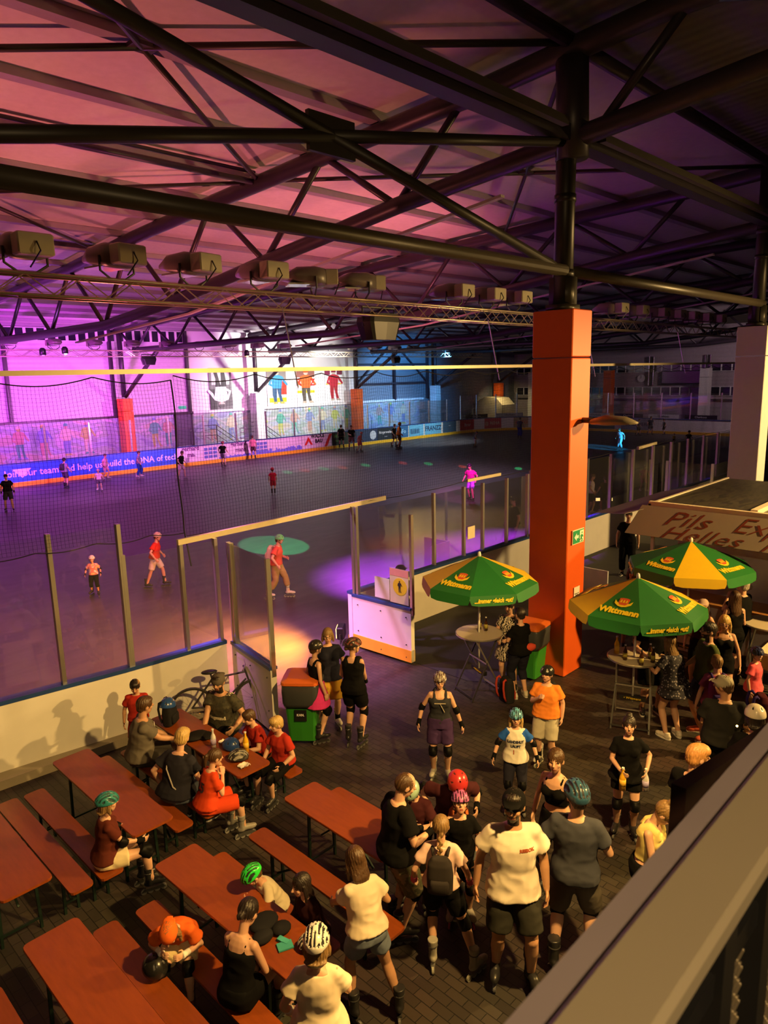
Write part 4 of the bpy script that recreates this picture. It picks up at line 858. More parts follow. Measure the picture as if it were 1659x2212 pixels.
# ---------------------------------------------------------------- orange gate lamp and rink side lamps
def pargate(p, to, lab, col, e, sc=1):
    t = thing('stage_lamp', lab, 'stage lamp', p); d = (V(to)-V(p)).normalized(); x, y, z = frame(d)
    t.rotation_euler = d.to_track_quat('Y', 'Z').to_euler(); t.scale = (sc,)*3
    MB().box((0, -.12, 0), (.34, .16, .26), None, 0, .02).build('lamp_housing', M_BLACK, t)
    MB().bb(-.14, .14, -.045, -.03, -.1, .1).build('lens', mat('lens_'+lab[:9], col, .2, emit=e), t)
    MB().path([(-.19, -.12, 0), (-.19, -.12, -.2), (.19, -.12, -.2), (.19, -.12, 0)], .014, 6).build('bracket', M_DARK, t)
pargate((9.28, 10.6, .26), (7.6, 12.6, .2), 'orange floor lamp glowing at the foot of the right gate', (1, .5, .1), 14)
for i, px in enumerate((1292, 1319)):
    p = G(px, 1079, 1.3); pargate(p, p+V((-1, -1, .1)), ['warm', 'cool'][i]+' small stage lamp on the boards right of the orange pillar', (1, .6, .2), 3, .5)
# ---------------------------------------------------------------- balcony railing in the foreground
rl = thing('balcony_railing', 'wide flat topped metal handrail running up the lower right corner', 'railing', (0, .215, 3.95))
MB().bb(-1, 5, -.036, .032, 1.015, 1.045, 0, .006).build('handrail', mat('handrail_grey', (.36, .31, .22), .55, .2, var=.04), rl)
MB().bb(-1, 5, .036, .058, .96, 1.038).build('handrail_flange', mat('flange_grey', (.26, .22, .24), .5), rl)
for x in (.52, .70, .84, 1.6, 2.6, -.3): MB().bb(x-.018, x+.018, -.02, .02, 0, 1.015).build('post', M_BLACK, rl)
MB().bb(-1, 5, -.012, .012, .90, .93).bb(-1, 5, -.012, .012, .08, .12).build('frame_bar', M_BLACK, rl)
q = MB(); pz = .021
for j in range(38):
    for i in range(120):
        x = .2+i*pz+(pz/2 if j % 2 else 0); z = .895-j*.012
        if x > 2.4: continue
        q.beam((x, 0, z), (x+pz*.5, .003, z-.012), .0022, .003); q.beam((x+pz*.5, .003, z-.012), (x+pz, 0, z), .0022, .003)
q.build('infill_mesh', mat('mesh_galvanised', (.30, .25, .16), .45, .6), rl)
pl = thing('banner', 'dark red brown panel hung outside the balcony railing', 'panel', (1.31, .5, 4.0)); pl.rotation_euler = (0, 0, 0)
a, b, c = onY(1450, 1692, .5), onY(1700, 1535, .5), onY(1437, 1860, .5)
q = MB(); q.prism([(a.x, a.z), (b.x, b.z), (b.x, 4.0), (c.x+.0, 4.0)], (-1.31, 0, -4.0), (1, 0, 0), (0, 0, 1), .03); flatnorm(q.build('sheet', mat('panel_redbrown', (.028, .010, .006), .6), pl))
struct(MB().bb(-3, 1.6, -2.5, .1, 3.75, 3.93).build('trim_8', M_DARK))
# ---------------------------------------------------------------- people
SKIN = {'fair': (.62, .36, .24), 'tan': (.52, .28, .16), 'mid': (.45, .23, .13)}
HAIR = {'brown': (.07, .035, .015), 'dark': (.018, .012, .010), 'blond': (.50, .34, .12), 'dblond': (.22, .13, .05), 'grey': (.32, .29, .25), 'ginger': (.45, .22, .07)}
def cloth(name, c, rough=.9): return mat('cloth_'+name, c, rough, var=.10, scale=9, bump=.08, spec=.12)
def hairm(k): return mat('hair_'+k, HAIR[k], .45, var=.45, scale=22, bump=.3, stretch=(3, 3, .6))
M_EYE = mat('eye_dark', (.02, .015, .012), .2); M_LIP = mat('lips', (.36, .10, .08), .5)
BLK = (.0045, .0045, .005)
def rotv(yaw, pitch, roll=0): return Matrix.Rotation(math.radians(yaw), 3, 'Z') @ Matrix.Rotation(math.radians(-pitch), 3, 'X') @ Matrix.Rotation(math.radians(roll), 3, 'Y')
def ik(a, t, l1, l2, pole):
    d = t-a; L_ = min(d.length, (l1+l2)*.999); dn = d.normalized()
    x = (l1*l1-l2*l2+L_*L_)/(2*L_); h = math.sqrt(max(0, l1*l1-x*x)); p = V(pole); p = (p-dn*p.dot(dn))
    if p.length < 1e-4: p = V((0, 0, -1))
    return a+dn*x+p.normalized()*h, a+dn*L_
TM = [(-.07, .12, .09, .0), (0, .165, .118, -.012), (.07, .158, .108, -.005), (.15, .142, .098, .0), (.25, .155, .108, .006), (.35, .168, .115, .006), (.43, .150, .095, .0), (.475, .105, .072, -.006), (.51, .06, .056, -.006)]
TF = [(-.07, .13, .095, .0), (0, .172, .122, -.014), (.07, .155, .108, -.006), (.15, .124, .088, .0), (.25, .138, .098, .004), (.35, .150, .105, .006), (.43, .146, .09, .0), (.475, .11, .07, -.006), (.51, .052, .05, -.006)]
SKC = {}
def skate_parts(boot, frame_c, wheel_c, kind='skate'):
    key = (boot, frame_c, wheel_c, kind)
    if key in SKC: return SKC[key]
    q = MB(); b = .095 if kind == 'skate' else .0
    q.ell((0, .11, b+.045), (.046, .085, .042)); q.ell((0, -.03, b+.05), (.042, .07, .05)); q.cap((0, .0, b+.06), (0, .07, b+.055), .045, .045, 10)
    top = b+(.27 if kind == 'skate' else .10)
    q.path([(0, -.025, b+.03), (0, -.03, b+.12), (0, -.025, top)], [.05, .044, .060 if kind == 'skate' else .045], 12)
    me = remesh(q, .011, 2); me.materials.append(mat('boot_%.2f_%.2f_%.2f' % boot, boot, .35)); me.polygons.foreach_set('use_smooth', [True]*len(me.polygons))
    fr = wh = st = None
    if kind == 'skate':
        f = MB().box((0, .02, .072), (.05, .2, .016)); f.prism([(-.13, .036), (.17, .036), (.13, .075), (-.09, .075)], (-.018, 0, 0), (0, 1, 0), (0, 0, 1), .004).prism([(-.13, .036), (.17, .036), (.13, .075), (-.09, .075)], (.014, 0, 0), (0, 1, 0), (0, 0, 1), .004)
        fr = f.mesh('skate_frame', mat('frame_%.2f' % frame_c[0], frame_c, .35, .5))
        wh = MB().path([(-.011, 0, .037), (.011, 0, .037)], .037, 14).mesh('wheel', mat('wheelc_%.2f' % wheel_c[0], wheel_c, .5))
        s_ = MB()
        for z in (.20,): s_.path([(.050*math.cos(a*.5236), -.027+.052*math.sin(a*.5236), b+z-.0) for a in range(12)], .007, 5, closed=True)
        st = s_.mesh('buckle_strap', mat('strap_grey', (.035, .035, .035), .4))
    else:
        fr = MB().loft([((0, .05, 0), (1, 0, 0), (0, 1, 0), .046, .14), ((0, .05, .022), (1, 0, 0), (0, 1, 0), .048, .142)], 18, 0, 2.4).mesh('shoe_sole', mat('sole_white', (.75, .73, .7), .6))
    SKC[key] = (me, fr, wh, st); return SKC[key]
def helmet_mesh(kind, c1, c2, k):
    q = MB(); nu, nv = 72, 26; vs = []; R3 = (.098*k, .132*k, .108*k) if kind == 'bike' else (.105*k, .122*k, .115*k)
    mi = []
    for i in range(nv+1):
        ph0 = i/nv
        for j in range(nu):
            a = 2*math.pi*j/nu; ph = math.radians(4+(92-13*math.sin(a))*ph0); x, y, z = math.sin(ph)*math.cos(a), math.sin(ph)*math.sin(a), math.cos(ph)
            r = 1.0; vent = False
            if kind == 'bike' and 14 < math.degrees(ph) < 84:
                u = x*3.4+.5; band = abs((u % 1)-.5)
                vent = band < .27*(1-.45*abs(y)) and math.sin(y*4.6+1.9*math.floor(u)) > -.80
                if vent: r = .90
            if kind == 'dome' and 40 < math.degrees(ph) < 60 and (j % 12 == 0): vent = True; r = .93
            if kind == 'bike' and y < -.75 and z < .25: r *= 1.05
            vs.append(V((x*R3[0]*r, y*R3[1]*r, z*R3[2]*r))); mi.append(1 if vent else 0)
    base = len(vs)
    for i in range(2):
        s_ = (.9, .86)[i]
        for j in range(nu): p = vs[nv*nu+j]; vs.append(V((p.x*s_, p.y*s_, p.z-.002+i*.02)))
    fs = []; ms = []
    for i in range(nv+2):
        for j in range(nu):
            a, b_ = i*nu+j, i*nu+(j+1) % nu; fs.append((a, a+nu, b_+nu, b_)); ms.append(1 if i >= nv or (mi[a]+(mi[b_] if b_ < base else 0)+(mi[a+nu] if a+nu < base else 0)+(mi[b_+nu] if b_+nu < base else 0)) >= 2 else 0)
    fs.append(tuple(range(nu-1, -1, -1))); ms.append(0)
    q.add(vs, [tuple(reversed(f)) for f in fs]); q.m = ms
    me = q.mesh('helmet', [mat('shell_%.2f_%.2f_%.2f' % c1, c1, .25, var=.05), mat('vent_%.2f_%.2f' % c2[:2], c2, .6)]); me.polygons.foreach_set('use_smooth', [True]*len(me.polygons)); return me
HAND = {'hang': (.27, .03, -.06), 'front': (.09, .27, .14), 'table': (.14, .42, .12), 'hip': (.27, -.02, .06), 'back': (.06, -.17, -.02), 'out': (.34, .14, .02), 'knee': (.14, .38, -.02), 'chest': (.06, .26, .30), 'up': (.2, .22, .42), 'phone': (.05, .30, .26), 'wide': (.42, .05, .02), 'down': (.17, .36, -.28)}
def person(label, pos, h, yaw, sit=None, lean=0, side=0, head=(0, 0), arms=('hang', 'hang'), feet=None, sex='m', skin='fair', fat=1.0, lod=1,
           top=None, bottom=None, hair=('short', 'brown'), helmet=None, cap=None, shoe=('shoe', (.6, .6, .6)), pads=(), guard=None, beard=False, glasses=False, group=None, padc=BLK, twist=0, seat=.47, extra=None, belt=None, sleeve=None):
    T = TM if sex == 'm' else TF; kid = max(0, 1.5-h)*.55; hk = 1.07+kid; sk = .085 if shoe and shoe[0] == 'skate' else 0
    nat = 1.75+.12*(hk-1); s = h/nat; wf = fat*(1-.0*kid)
    RT = rotv(twist, lean, side); RH = rotv(twist*.5, lean*.5, side*.5)
    pz = (seat/s+.105) if sit else .935+sk/s
    floorz = 0
    if feet is None: feet = [(-.12, .46, 0, 8), (.12, .46, 0, -8)] if sit else [(-.12, 0.02, 0, 14), (.12, 0, 0, -14)]
    P0 = V((0, 0, pz))
    if not sit:       # drop the pelvis until both feet can be reached
        for f in feet:
            dx = math.hypot(f[0]-(.09 if f[0] > 0 else -.09), f[1]); r = .865
            P0.z = min(P0.z, f[2]+.09+sk/s+math.sqrt(max(.1, r*r-dx*dx))+.02)
    def tp(x, y, z):
        if z <= .15: return P0+RH @ V((x, y, z))
        return P0+RH @ V((0, 0, .15))+RT @ V((x, y, z-.15))
    HR = RT @ rotv(head[0], -head[1]) if lean < 25 else rotv(twist+head[0], lean*.6-head[1])
    nb = tp(0, -.006, .50); HC = nb+(RT @ V((0, .012, .075)))+HR @ V((0, .012, .105*hk))
    sh = [tp(sx*(.157 if sex == 'm' else .138)*(1+(wf-1)*.6), -.005, .445) for sx in (-1, 1)]
    hips = [P0+RH @ V((sx*.088, 0, -.03)) for sx in (-1, 1)]
    el, wr = [], []
    for i, sx in enumerate((-1, 1)):
        a = arms[i]; a = HAND[a] if isinstance(a, str) else a
        t = P0+V((a[0]*sx, a[1], a[2])) if not (len(a) > 3) else P0+RT @ V((a[0]*sx, a[1], a[2]))
        e, w_ = ik(sh[i], t, .285, .25, (sx*.6, -.7, -.5)); el.append(e); wr.append(w_)
    kn, an = [], []
    for i, sx in enumerate((-1, 1)):
        f = feet[i]; fa = math.radians(f[3] if len(f) > 3 else 0); t = V((f[0], f[1], f[2]+.085+sk/s))+Matrix.Rotation(fa, 3, 'Z') @ V((0, -.02, 0))
        k_, a_ = ik(hips[i], t, .44, .425, (sx*.12, 1, .25 if sit else .05)); kn.append(k_); an.append(a_)
    q = MB(); X3, Y3 = RT @ V((1, 0, 0)), RT @ V((0, 1, 0))
    def tors(q, g, z0, z1, gb=None, top_in=0):
        secs = []; zs = [z0]+[t[0] for t in T if z0 < t[0] < z1]+[z1]
        for z in zs:
            rx = lerp([(t[0], t[1]) for t in T], z); ry = lerp([(t[0], t[2]) for t in T], z); yo = lerp([(t[0], t[3]) for t in T], z)
            gg = g if gb is None else gb+(g-gb)*max(0, min(1, (z-z0)/.28))
            if top_in: gg = gg+(top_in-gg)*max(0, min(1, (z-.30)/.14))
            if g > 0 and z < 0: rx = T[1][1]; ry = T[1][2]
            R_ = RH if z <= .15 else RT; secs.append((tp(0, yo, z), R_ @ V((1, 0, 0)), R_ @ V((0, 1, 0)), rx*wf+gg, ry*wf+gg))
        q.loft(secs, 18, 0, 2.25)
    tors(q, 0, -.07, .51)
    if sex == 'f' and h > 1.45:
        for sx in (-1, 1): q.ell(tp(sx*.07, .085, .33), (.058, .05, .055), RT)
    q.cap(nb-V((0, 0, .03)), HC+HR @ V((0, -.02, -.06*hk)), .056 if sex == 'm' else .048, .052 if sex == 'm' else .045, 12)
    k = hk
    q.ell(HC+HR @ V((0, -.012, .012))*k, (.074*k, .094*k, .098*k), HR, 18, 12); q.ell(HC+HR @ V((0, .028, -.045))*k, (.055*k, .062*k, .066*k), HR)
    q.ell(HC+HR @ V((0, .05, -.088))*k, (.028*k, .028*k, .022*k), HR); q.path([HC+HR @ V((0, .08, .022))*k, HC+HR @ V((0, .108, -.018))*k], [.009*k, .015*k], 8)
    for sx in (-1, 1):
        q.ell(HC+HR @ V((sx*.075, -.008, -.008))*k, (.011*k, .022*k, .033*k), HR, 8, 6); q.ell(HC+HR @ V((sx*.036, .058, -.02))*k, (.024*k, .022*k, .024*k), HR, 10, 7)
    muscle = 1.0 if sex == 'm' else .86
    for i, sx in enumerate((-1, 1)): q.path([tp(sx*.03, -.012, .47), sh[i]+V((0, 0, .004))], [.042, .042*muscle], 12)
    for i, sx in enumerate((-1, 1)):
        q.ell(sh[i], (.051*muscle*wf, .052*muscle, .052*muscle), None, 12, 8); q.path([sh[i], sh[i].lerp(el[i], .35), el[i]], [.052*muscle, .047*muscle*wf, .038*muscle], 12)
        q.ell(el[i], (.039*muscle,)*3, None, 10, 7); q.path([el[i], el[i].lerp(wr[i], .3), wr[i]], [.038*muscle, .041*muscle, .026], 12)
        # hand: palm, four fingers, thumb
        d = (wr[i]-el[i]).normalized(); inw = V((-sx, 0, 0)); inw = inw-d*inw.dot(d); inw = inw.normalized() if inw.length > .1 else V((0, 0, -1)); w3 = d.cross(inw)*sx
        q.ell(wr[i], (.026, .026, .026), None, 8, 6); pr = Matrix((w3, inw, d)).transposed(); q.ell(wr[i]+d*.048, (.040, .017, .052), pr, 12, 8)
        if lod < 3:
            for j, (o_, ln) in enumerate(((-.031, .060), (-.0105, .074), (.0105, .079), (.031, .070))):
                b0 = wr[i]+d*.085+w3*o_; b1 = b0+(d*.8+inw*.35+w3*o_*3)*ln*.55; b2 = b1+(d*.45+inw*.85)*ln*.5
                q.path([b0-d*.02, b1, b2], [.0105, .0095, .0075], 7); q.ell(b2, (.0078,)*3, None, 6, 4)
            t0 = wr[i]+d*.02+w3*.026; t1 = t0+(d*.55+w3*.75+inw*.3)*.042; t2 = t1+(d*.85+inw*.35)*.034
            q.path([t0, t1, t2], [.014, .0115, .009], 7); q.ell(t2, (.0092,)*3, None, 6, 4)
    for i in range(2):
        th = (.088 if sex == 'm' else .09)*wf; q.ell(hips[i], (th, th, th), None, 12, 8)
        q.path([hips[i], hips[i].lerp(kn[i], .4), kn[i]], [th, th*.86, .055], 14); q.ell(kn[i], (.056,)*3, None, 12, 8)
        q.path([kn[i], kn[i].lerp(an[i], .32), kn[i].lerp(an[i], .7), an[i]], [.053, .058*(1+(wf-1)*.5), .042, .036], 14)
        f = feet[i]; fd = Matrix.Rotation(math.radians(f[3] if len(f) > 3 else 0), 3, 'Z') @ V((0, 1, 0)); q.ell(an[i]-V((0, 0, .02)), (.036, .036, .045), None, 10, 7); q.path([an[i]-V((0, 0, .045))-fd*.02, an[i]-V((0, 0, .05))+fd*.12], [.034, .026], 10)
    me = remesh(q, (.0080 if lod == 1 else .014 if lod == 2 else .024), 3 if lod < 3 else 1)
    me.materials.append(mat('skin_'+skin, SKIN[skin], .5, var=.06)); me.materials.append(M_EYE); me.materials.append(M_LIP); me.materials.append(hairm(hair[1] if hair else 'dark'))
    inv = HR.transposed(); mis = []
    for p in me.polygons:
        m_ = 0
        if (p.center-HC).length < .16*k:
            c = inv @ (p.center-HC)/k
            if c.y > .05:
                ax = abs(abs(c.x)-.031)
                if ax < .012 and abs(c.z-.010) < .007: m_ = 1
                elif ax < .019 and abs(c.z-.034) < .005: m_ = 3
                elif abs(c.x) < .022 and abs(c.z+.058) < .008: m_ = 2
            if beard and c.y > .0 and c.z < -.035 and m_ == 0 and (c.z < -.07 or abs(c.x) > .03 or c.z > -.048 and False): m_ = 3
            if beard and c.y > .04 and -.052 < c.z < -.043: m_ = 3
        mis.append(m_)
    me.polygons.foreach_set('material_index', mis); me.polygons.foreach_set('use_smooth', [True]*len(me.polygons))
    S4 = Matrix.Scale(s, 4)
    me.transform(S4)
    root = link('person', me, None, V((pos.x, pos.y, floorz))); root.rotation_euler = (0, 0, yaw); tag(root, label, 'person', group)
    vox = {1: .013, 2: .02, 3: .03}[lod]
    def part(mb, name, m, rm=True, sm=3, wrinkle=0.0, lab=None):
        me = remesh(mb, vox, sm) if rm else mb.mesh(name, [])
        if wrinkle and lod < 3:
            sd = random.random()*50
            nrm = [v.normal.copy() for v in me.vertices]
            for v, vn in zip(me.vertices, nrm):
                c = v.co; n_ = noise.noise(V((c.x*6+c.z*3.3+sd, c.y*6-c.z*3.1, c.z*4.3+c.x*2.7)))+.7*(1-2.4*abs(noise.noise(V((c.x*5+c.z*7+sd, c.y*5+c.z*3+3, c.z*6-c.x*6)))))
                v.co = c+vn*n_*wrinkle
        me.transform(S4); me.materials.append(m); me.polygons.foreach_set('use_smooth', [True]*len(me.polygons)); o = link(name, me, root)
        if lab: o['label'] = lab
        return o
    # ---- bottom
    bot = None
    if bottom:
        kind, col, g, fr_ = bottom[:4]; bm_ = col if not isinstance(col, tuple) else cloth('%.2f_%.2f_%.2f' % col, col); q = MB()
        tors(q, g*.55+.010, -.085, .085)
        if kind == 'skirt':
            n_ = 20; L_ = fr_; secs = []
            for z, r in ((.10, .0), (.0, .02), (-L_*.5, .07), (-L_, .11)): secs.append((P0+V((0, -.01, z)), V((1, 0, 0)), V((0, 1, 0)), .155*wf+r+g, .115*wf+r+g))
            q.loft(secs, 24)
        else:
            for i in range(2):
                if fr_ <= 1: e = hips[i].lerp(kn[i], fr_); pts = [hips[i]+V((0, 0, .0)), hips[i].lerp(e, .5), e]; rr = [.088*wf+g*.4, (.088-.02*fr_*.5)*wf+g, (.09-.034*fr_)*wf+g*1.25]
                else: e = kn[i].lerp(an[i], fr_-1); pts = [hips[i], hips[i].lerp(kn[i], .5), kn[i], kn[i].lerp(e, .4), e]; rr = [.092*wf+g, .078*wf+g, .056+g, .056+g, .046+g]
                q.path(pts, rr, 16); q.ell(hips[i], (.086*wf+g*.35,)*3, None, 12, 8)
        bot = part(q, {'skirt': 'skirt', 'pants': 'trousers'}.get(kind, 'shorts'), bm_, True, 5, .006)
    # ---- top
    topo = None
    if top:
        kind, col, g = top[:3]; hem = top[3] if len(top) > 3 else -.02; q = MB(); cm = col if not isinstance(col, tuple) else cloth('%.2f_%.2f_%.2f' % col, col)
        if kind in ('tee', 'long', 'jacket'):
            tors(q, g, hem, .485, g*1.35+.016, .012)
            for i, sx in enumerate((-1, 1)):
                q.path([tp(sx*.05, -.01, .462), sh[i]], [.046, .046*muscle+.01], 14)
                q.ell(sh[i]-V((0, 0, .008)), (.052*muscle*wf+g*.3+.007, .052*muscle+g*.3+.007, .050*muscle+g*.2+.007), None, 12, 8)
                fr_ = .62 if kind == 'tee' else 1; e = sh[i].lerp(el[i], fr_); q.path([tp(sx*.08, -.005, .435), sh[i]-V((0, 0, .004)), sh[i].lerp(e, .5), e], [.05+g*.3, .050*muscle*wf+g*.3+.006, .049*muscle+g*.8, .048*muscle+g*1.4], 14)
                if kind != 'tee': q.ell(el[i], (.046+g,)*3, None, 10, 7); q.path([el[i], el[i].lerp(wr[i], .92)], [.044+g, .032+g], 12)
        else:
            hi = {'tank': .40, 'crop': .38, 'sleeveless': .43}[kind]; tors(q, g, hem, hi)
            if sex == 'f' and h > 1.45:
                for sx in (-1, 1): q.ell(tp(sx*.07, .085, .33), (.058+g, .05+g, .055+g), RT)
            wd = {'tank': .024, 'crop': .009, 'sleeveless': .042}[kind]
            for sx in (-1, 1):
                q.path([tp(sx*.085, .085+g*.5, hi-.04), tp(sx*.088, .05, .46), tp(sx*.088, -.01, .488), tp(sx*.085, -.06, .45), tp(sx*.08, -.09, hi-.06)], [wd+.004]*5, 8)
        if sex == 'f' and h > 1.45 and kind in ('tee', 'long'):
            for sx in (-1, 1): q.ell(tp(sx*.07, .085, .33), (.058+g, .05+g, .055+g), RT)
        if len(top) > 4:    # skirt of a dress
            L_ = top[4]; q.loft([(P0+V((0, -.01, z)), V((1, 0, 0)), V((0, 1, 0)), .15*wf+r+g, .115*wf+r+g) for z, r in ((.1, .0), (.0, .025), (-L_*.5, .06), (-L_, .095))], 24)
        topo = part(q, {'tee': 'shirt', 'long': 'long_sleeved_shirt', 'jacket': 'jacket', 'tank': 'tank_top', 'crop': 'crop_top', 'sleeveless': 'vest'}[kind], cm, True, 6, .008)
        if sleeve:
            topo.data.materials.append(cloth('sleeve_%.2f' % sleeve[2], sleeve))
            for p_ in topo.data.polygons:
                c = p_.center/s
                for i in range(2):
                    ax = el[i]-sh[i]; t_ = (c-sh[i]).dot(ax)/ax.length_squared
                    if t_ > -.12 and (c-sh[i]-ax*t_).length < .095 and abs((c-tp(0, 0, .4)).dot(X3)) > .10: p_.material_index = 1
    # ---- hair
    if hair and lod < 3 or (hair and not helmet):
        st_, hc = hair; q = MB(); K = lambda x, y, z: HC+HR @ V((x, y, z))*k
        q.ell(K(0, -.020, .024), (.084*k, .100*k, .098*k), HR, 18, 12)
        if st_ == 'bald': q = MB(); q.ell(K(0, -.022, .012), (.082*k, .096*k, .096*k), HR, 18, 12)
        if st_ in ('short',): q.ell(K(0, .02, .075), (.066*k, .06*k, .040*k), HR); q.ell(K(0, -.06, -.035), (.062*k, .045*k, .05*k), HR)
        if st_ == 'mop': q.ell(K(0, .02, .065), (.078*k, .075*k, .055*k), HR); q.ell(K(0, -.05, -.02), (.082*k, .06*k, .07*k), HR)
        if st_ in ('long', 'vlong', 'bob'):
            ln = {'long': .24, 'vlong': .36, 'bob': .11}[st_]; bk_ = RT @ V((0, -1, 0)); dz = (HR @ V((0, 0, -1))).lerp(V((0, 0, -1)), .7).normalized()
            a0 = K(0, -.05, -.02); q.loft([(K(0, -.04, .03), HR @ V((1, 0, 0)), HR @ V((0, 1, 0)), .082*k, .07*k), (a0+dz*.07, HR @ V((1, 0, 0)), HR @ V((0, 1, 0)), .088*k, .055*k), (a0+dz*(ln*.6)+bk_*.045, X3, Y3, .095, .042), (a0+dz*ln+bk_*.04, X3, Y3, .06, .025)], 16)
            for sx in (-1, 1): q.path([K(sx*.07, .0, .03), K(sx*.082, .0, -.06), K(sx*.088, .01, -.06)+dz*ln*.45], [.022*k, .026*k, .016], 8)
        if st_ == 'bun': q.ell(K(0, -.06, .115), (.042*k, .042*k, .038*k), HR)
        if st_ == 'lowbun': q.ell(K(0, -.115, -.03), (.035*k, .03*k, .035*k), HR)
        if st_ == 'pony': q.path([K(0, -.10, .05), K(0, -.135, .01), K(0, -.125, -.07), K(0, -.10, -.15)], [.018*k, .026*k, .024*k, .008], 10)
        if st_ == 'braid':
            b0 = K(0, -.105, -.03)
            for j in range(9):
                f = j/8; c = b0+RT @ V(((-1)**j*.012, -.055*min(1, f*3)*1.0-.012, -.035*j)); q.ell(c, (.024-.006*f, .02, .028), rotv(0, 0, 28*(-1)**j), 10, 7)
            q.path([b0+RT @ V((0, -.07, -.30)), b0+RT @ V((0, -.075, -.38))], [.010, .018], 8)
        hm = remesh(q, .009 if lod == 1 else .014, 2)
        nrm = [v.normal.copy() for v in hm.vertices]
        for v, vn in zip(hm.vertices, nrm):
            c = inv @ (v.co-HC)
            if c.length < .16: a_ = math.atan2(c.x, c.y-.0); v.co += vn*(.0035*math.sin(a_*26+3*noise.noise(c*30)))
            else: v.co += vn*.004*noise.noise(V((c.x*90, c.y*90, c.z*12)))
        hm.transform(S4); hm.materials.append(hairm(hc)); hm.polygons.foreach_set('use_smooth', [True]*len(hm.polygons)); link('hair', hm, root)
    def place(me, name, c, R_, sc=1.0, lab=None):
        o = link(name, me, root, c*s); o.rotation_euler = R_.to_euler(); o.scale = (s*sc,)*3
        if lab: o['label'] = lab
        return o
    if helmet:
        kind, c1, c2 = helmet; place(helmet_mesh(kind, c1, c2, k), 'helmet', HC+HR @ V((0, -.004, .028))*k, HR @ rotv(0, 4)).name = 'helmet'
        if lod < 3:
            q = MB()
            for sx in (-1, 1): q.path([HC+HR @ V((sx*.088, .0, .02))*k, HC+HR @ V((sx*.074, .03, -.06))*k, HC+HR @ V((0, .045, -.118))*k], .005, 5)
            part(q, 'chin_strap', M_BLACK, False)
    if cap:
        kind, c1 = cap; q = MB(); K = lambda x, y, z: HC+HR @ V((x, y, z))*k; sg = -1 if kind == 'back' else 1
        q.ell(K(0, -.012, .035), (.090*k, .108*k, .088*k), HR, 20, 12); br = MB()
        q.loft([(K(0, sg*.06, .050), HR @ V((1, 0, 0)), HR @ V((0, 0, 1)), .078*k, .008), (K(0, sg*.12, .052), HR @ V((1, 0, 0)), HR @ V((0, 0, 1)), .066*k, .007), (K(0, sg*.155, .046), HR @ V((1, 0, 0)), HR @ V((0, 0, 1)), .040*k, .006)], 16)
        o = part(q, 'cap', cloth('cap_%.2f_%.2f' % c1[:2], c1), True, 1)
    if glasses and lod < 3:
        q = MB(); K = lambda x, y, z: HC+HR @ V((x, y, z))*k
        for sx in (-1, 1): q.path([K(sx*.032+.024*math.cos(a*.785), .098, .010+.018*math.sin(a*.785)) for a in range(8)], .003, 5, closed=True); q.path([K(sx*.056, .095, .014), K(sx*.08, .0, .01)], .0028, 5)
        q.path([K(-.01, .1, .014), K(.01, .1, .014)], .003, 5); part(q, 'glasses', M_BLACK, False)
    # ---- shoes / skates
    if shoe:
        kind = shoe[0]; c1 = shoe[1]; c2 = shoe[2] if len(shoe) > 2 else (.08, .08, .08); c3 = shoe[3] if len(shoe) > 3 else (.12, .12, .12)
        bm1, fr_, wh, st2 = skate_parts(c1, c2, c3, kind)
        for i in range(2):
            f = feet[i]; o = link('inline_skate' if kind == 'skate' else 'shoe', bm1, root, V((an[i].x, an[i].y, an[i].z-.085-sk/s))*s); o.rotation_euler = (0, 0, math.radians(f[3] if len(f) > 3 else 0)); zs = max(.85, s)
            o.scale = (zs,)*3
            if kind == 'skate' and zs != s: o.location.z -= .0
            if fr_ and lod < 3:
                c = link('skate_frame' if kind == 'skate' else 'shoe_sole', fr_, o)
                if wh:
                    for y in (-.115, -.025, .065, .155): link('wheel', wh, o, (0, y*.9, 0))
                    link('buckle_strap', st2, o)
    # ---- pads
    pm = cloth('pad_%.2f_%.2f_%.2f' % padc, padc, .5)
    def padobj(name, a, b, c, fwd, r, capc, ln):
        q = MB(); d = (b-a).normalized(); q.path([c-d*ln, c, c+d*ln], [r, r*1.12, r*.98], 14); fw = (fwd-d*fwd.dot(d)).normalized(); q.ell(c+fw*r*.7, (r*.85, r*.85, ln*.85), Matrix((d.cross(fw), fw, d)).transposed(), 12, 8)
        o = part(q, name, pm, True, 2)
        if capc and lod < 3:
            q = MB(); q.ell(c+fw*r*.95, (r*.68, r*.5, ln*.66), Matrix((d.cross(fw), fw, d)).transposed(), 14, 9); mm_ = mat('padcap_%.2f_%.2f_%.2f' % capc, capc, .35); me = q.mesh('pad_cap', []); me.transform(S4); me.materials.append(mm_); me.polygons.foreach_set('use_smooth', [True]*len(me.polygons)); link('pad_cap', me, o)
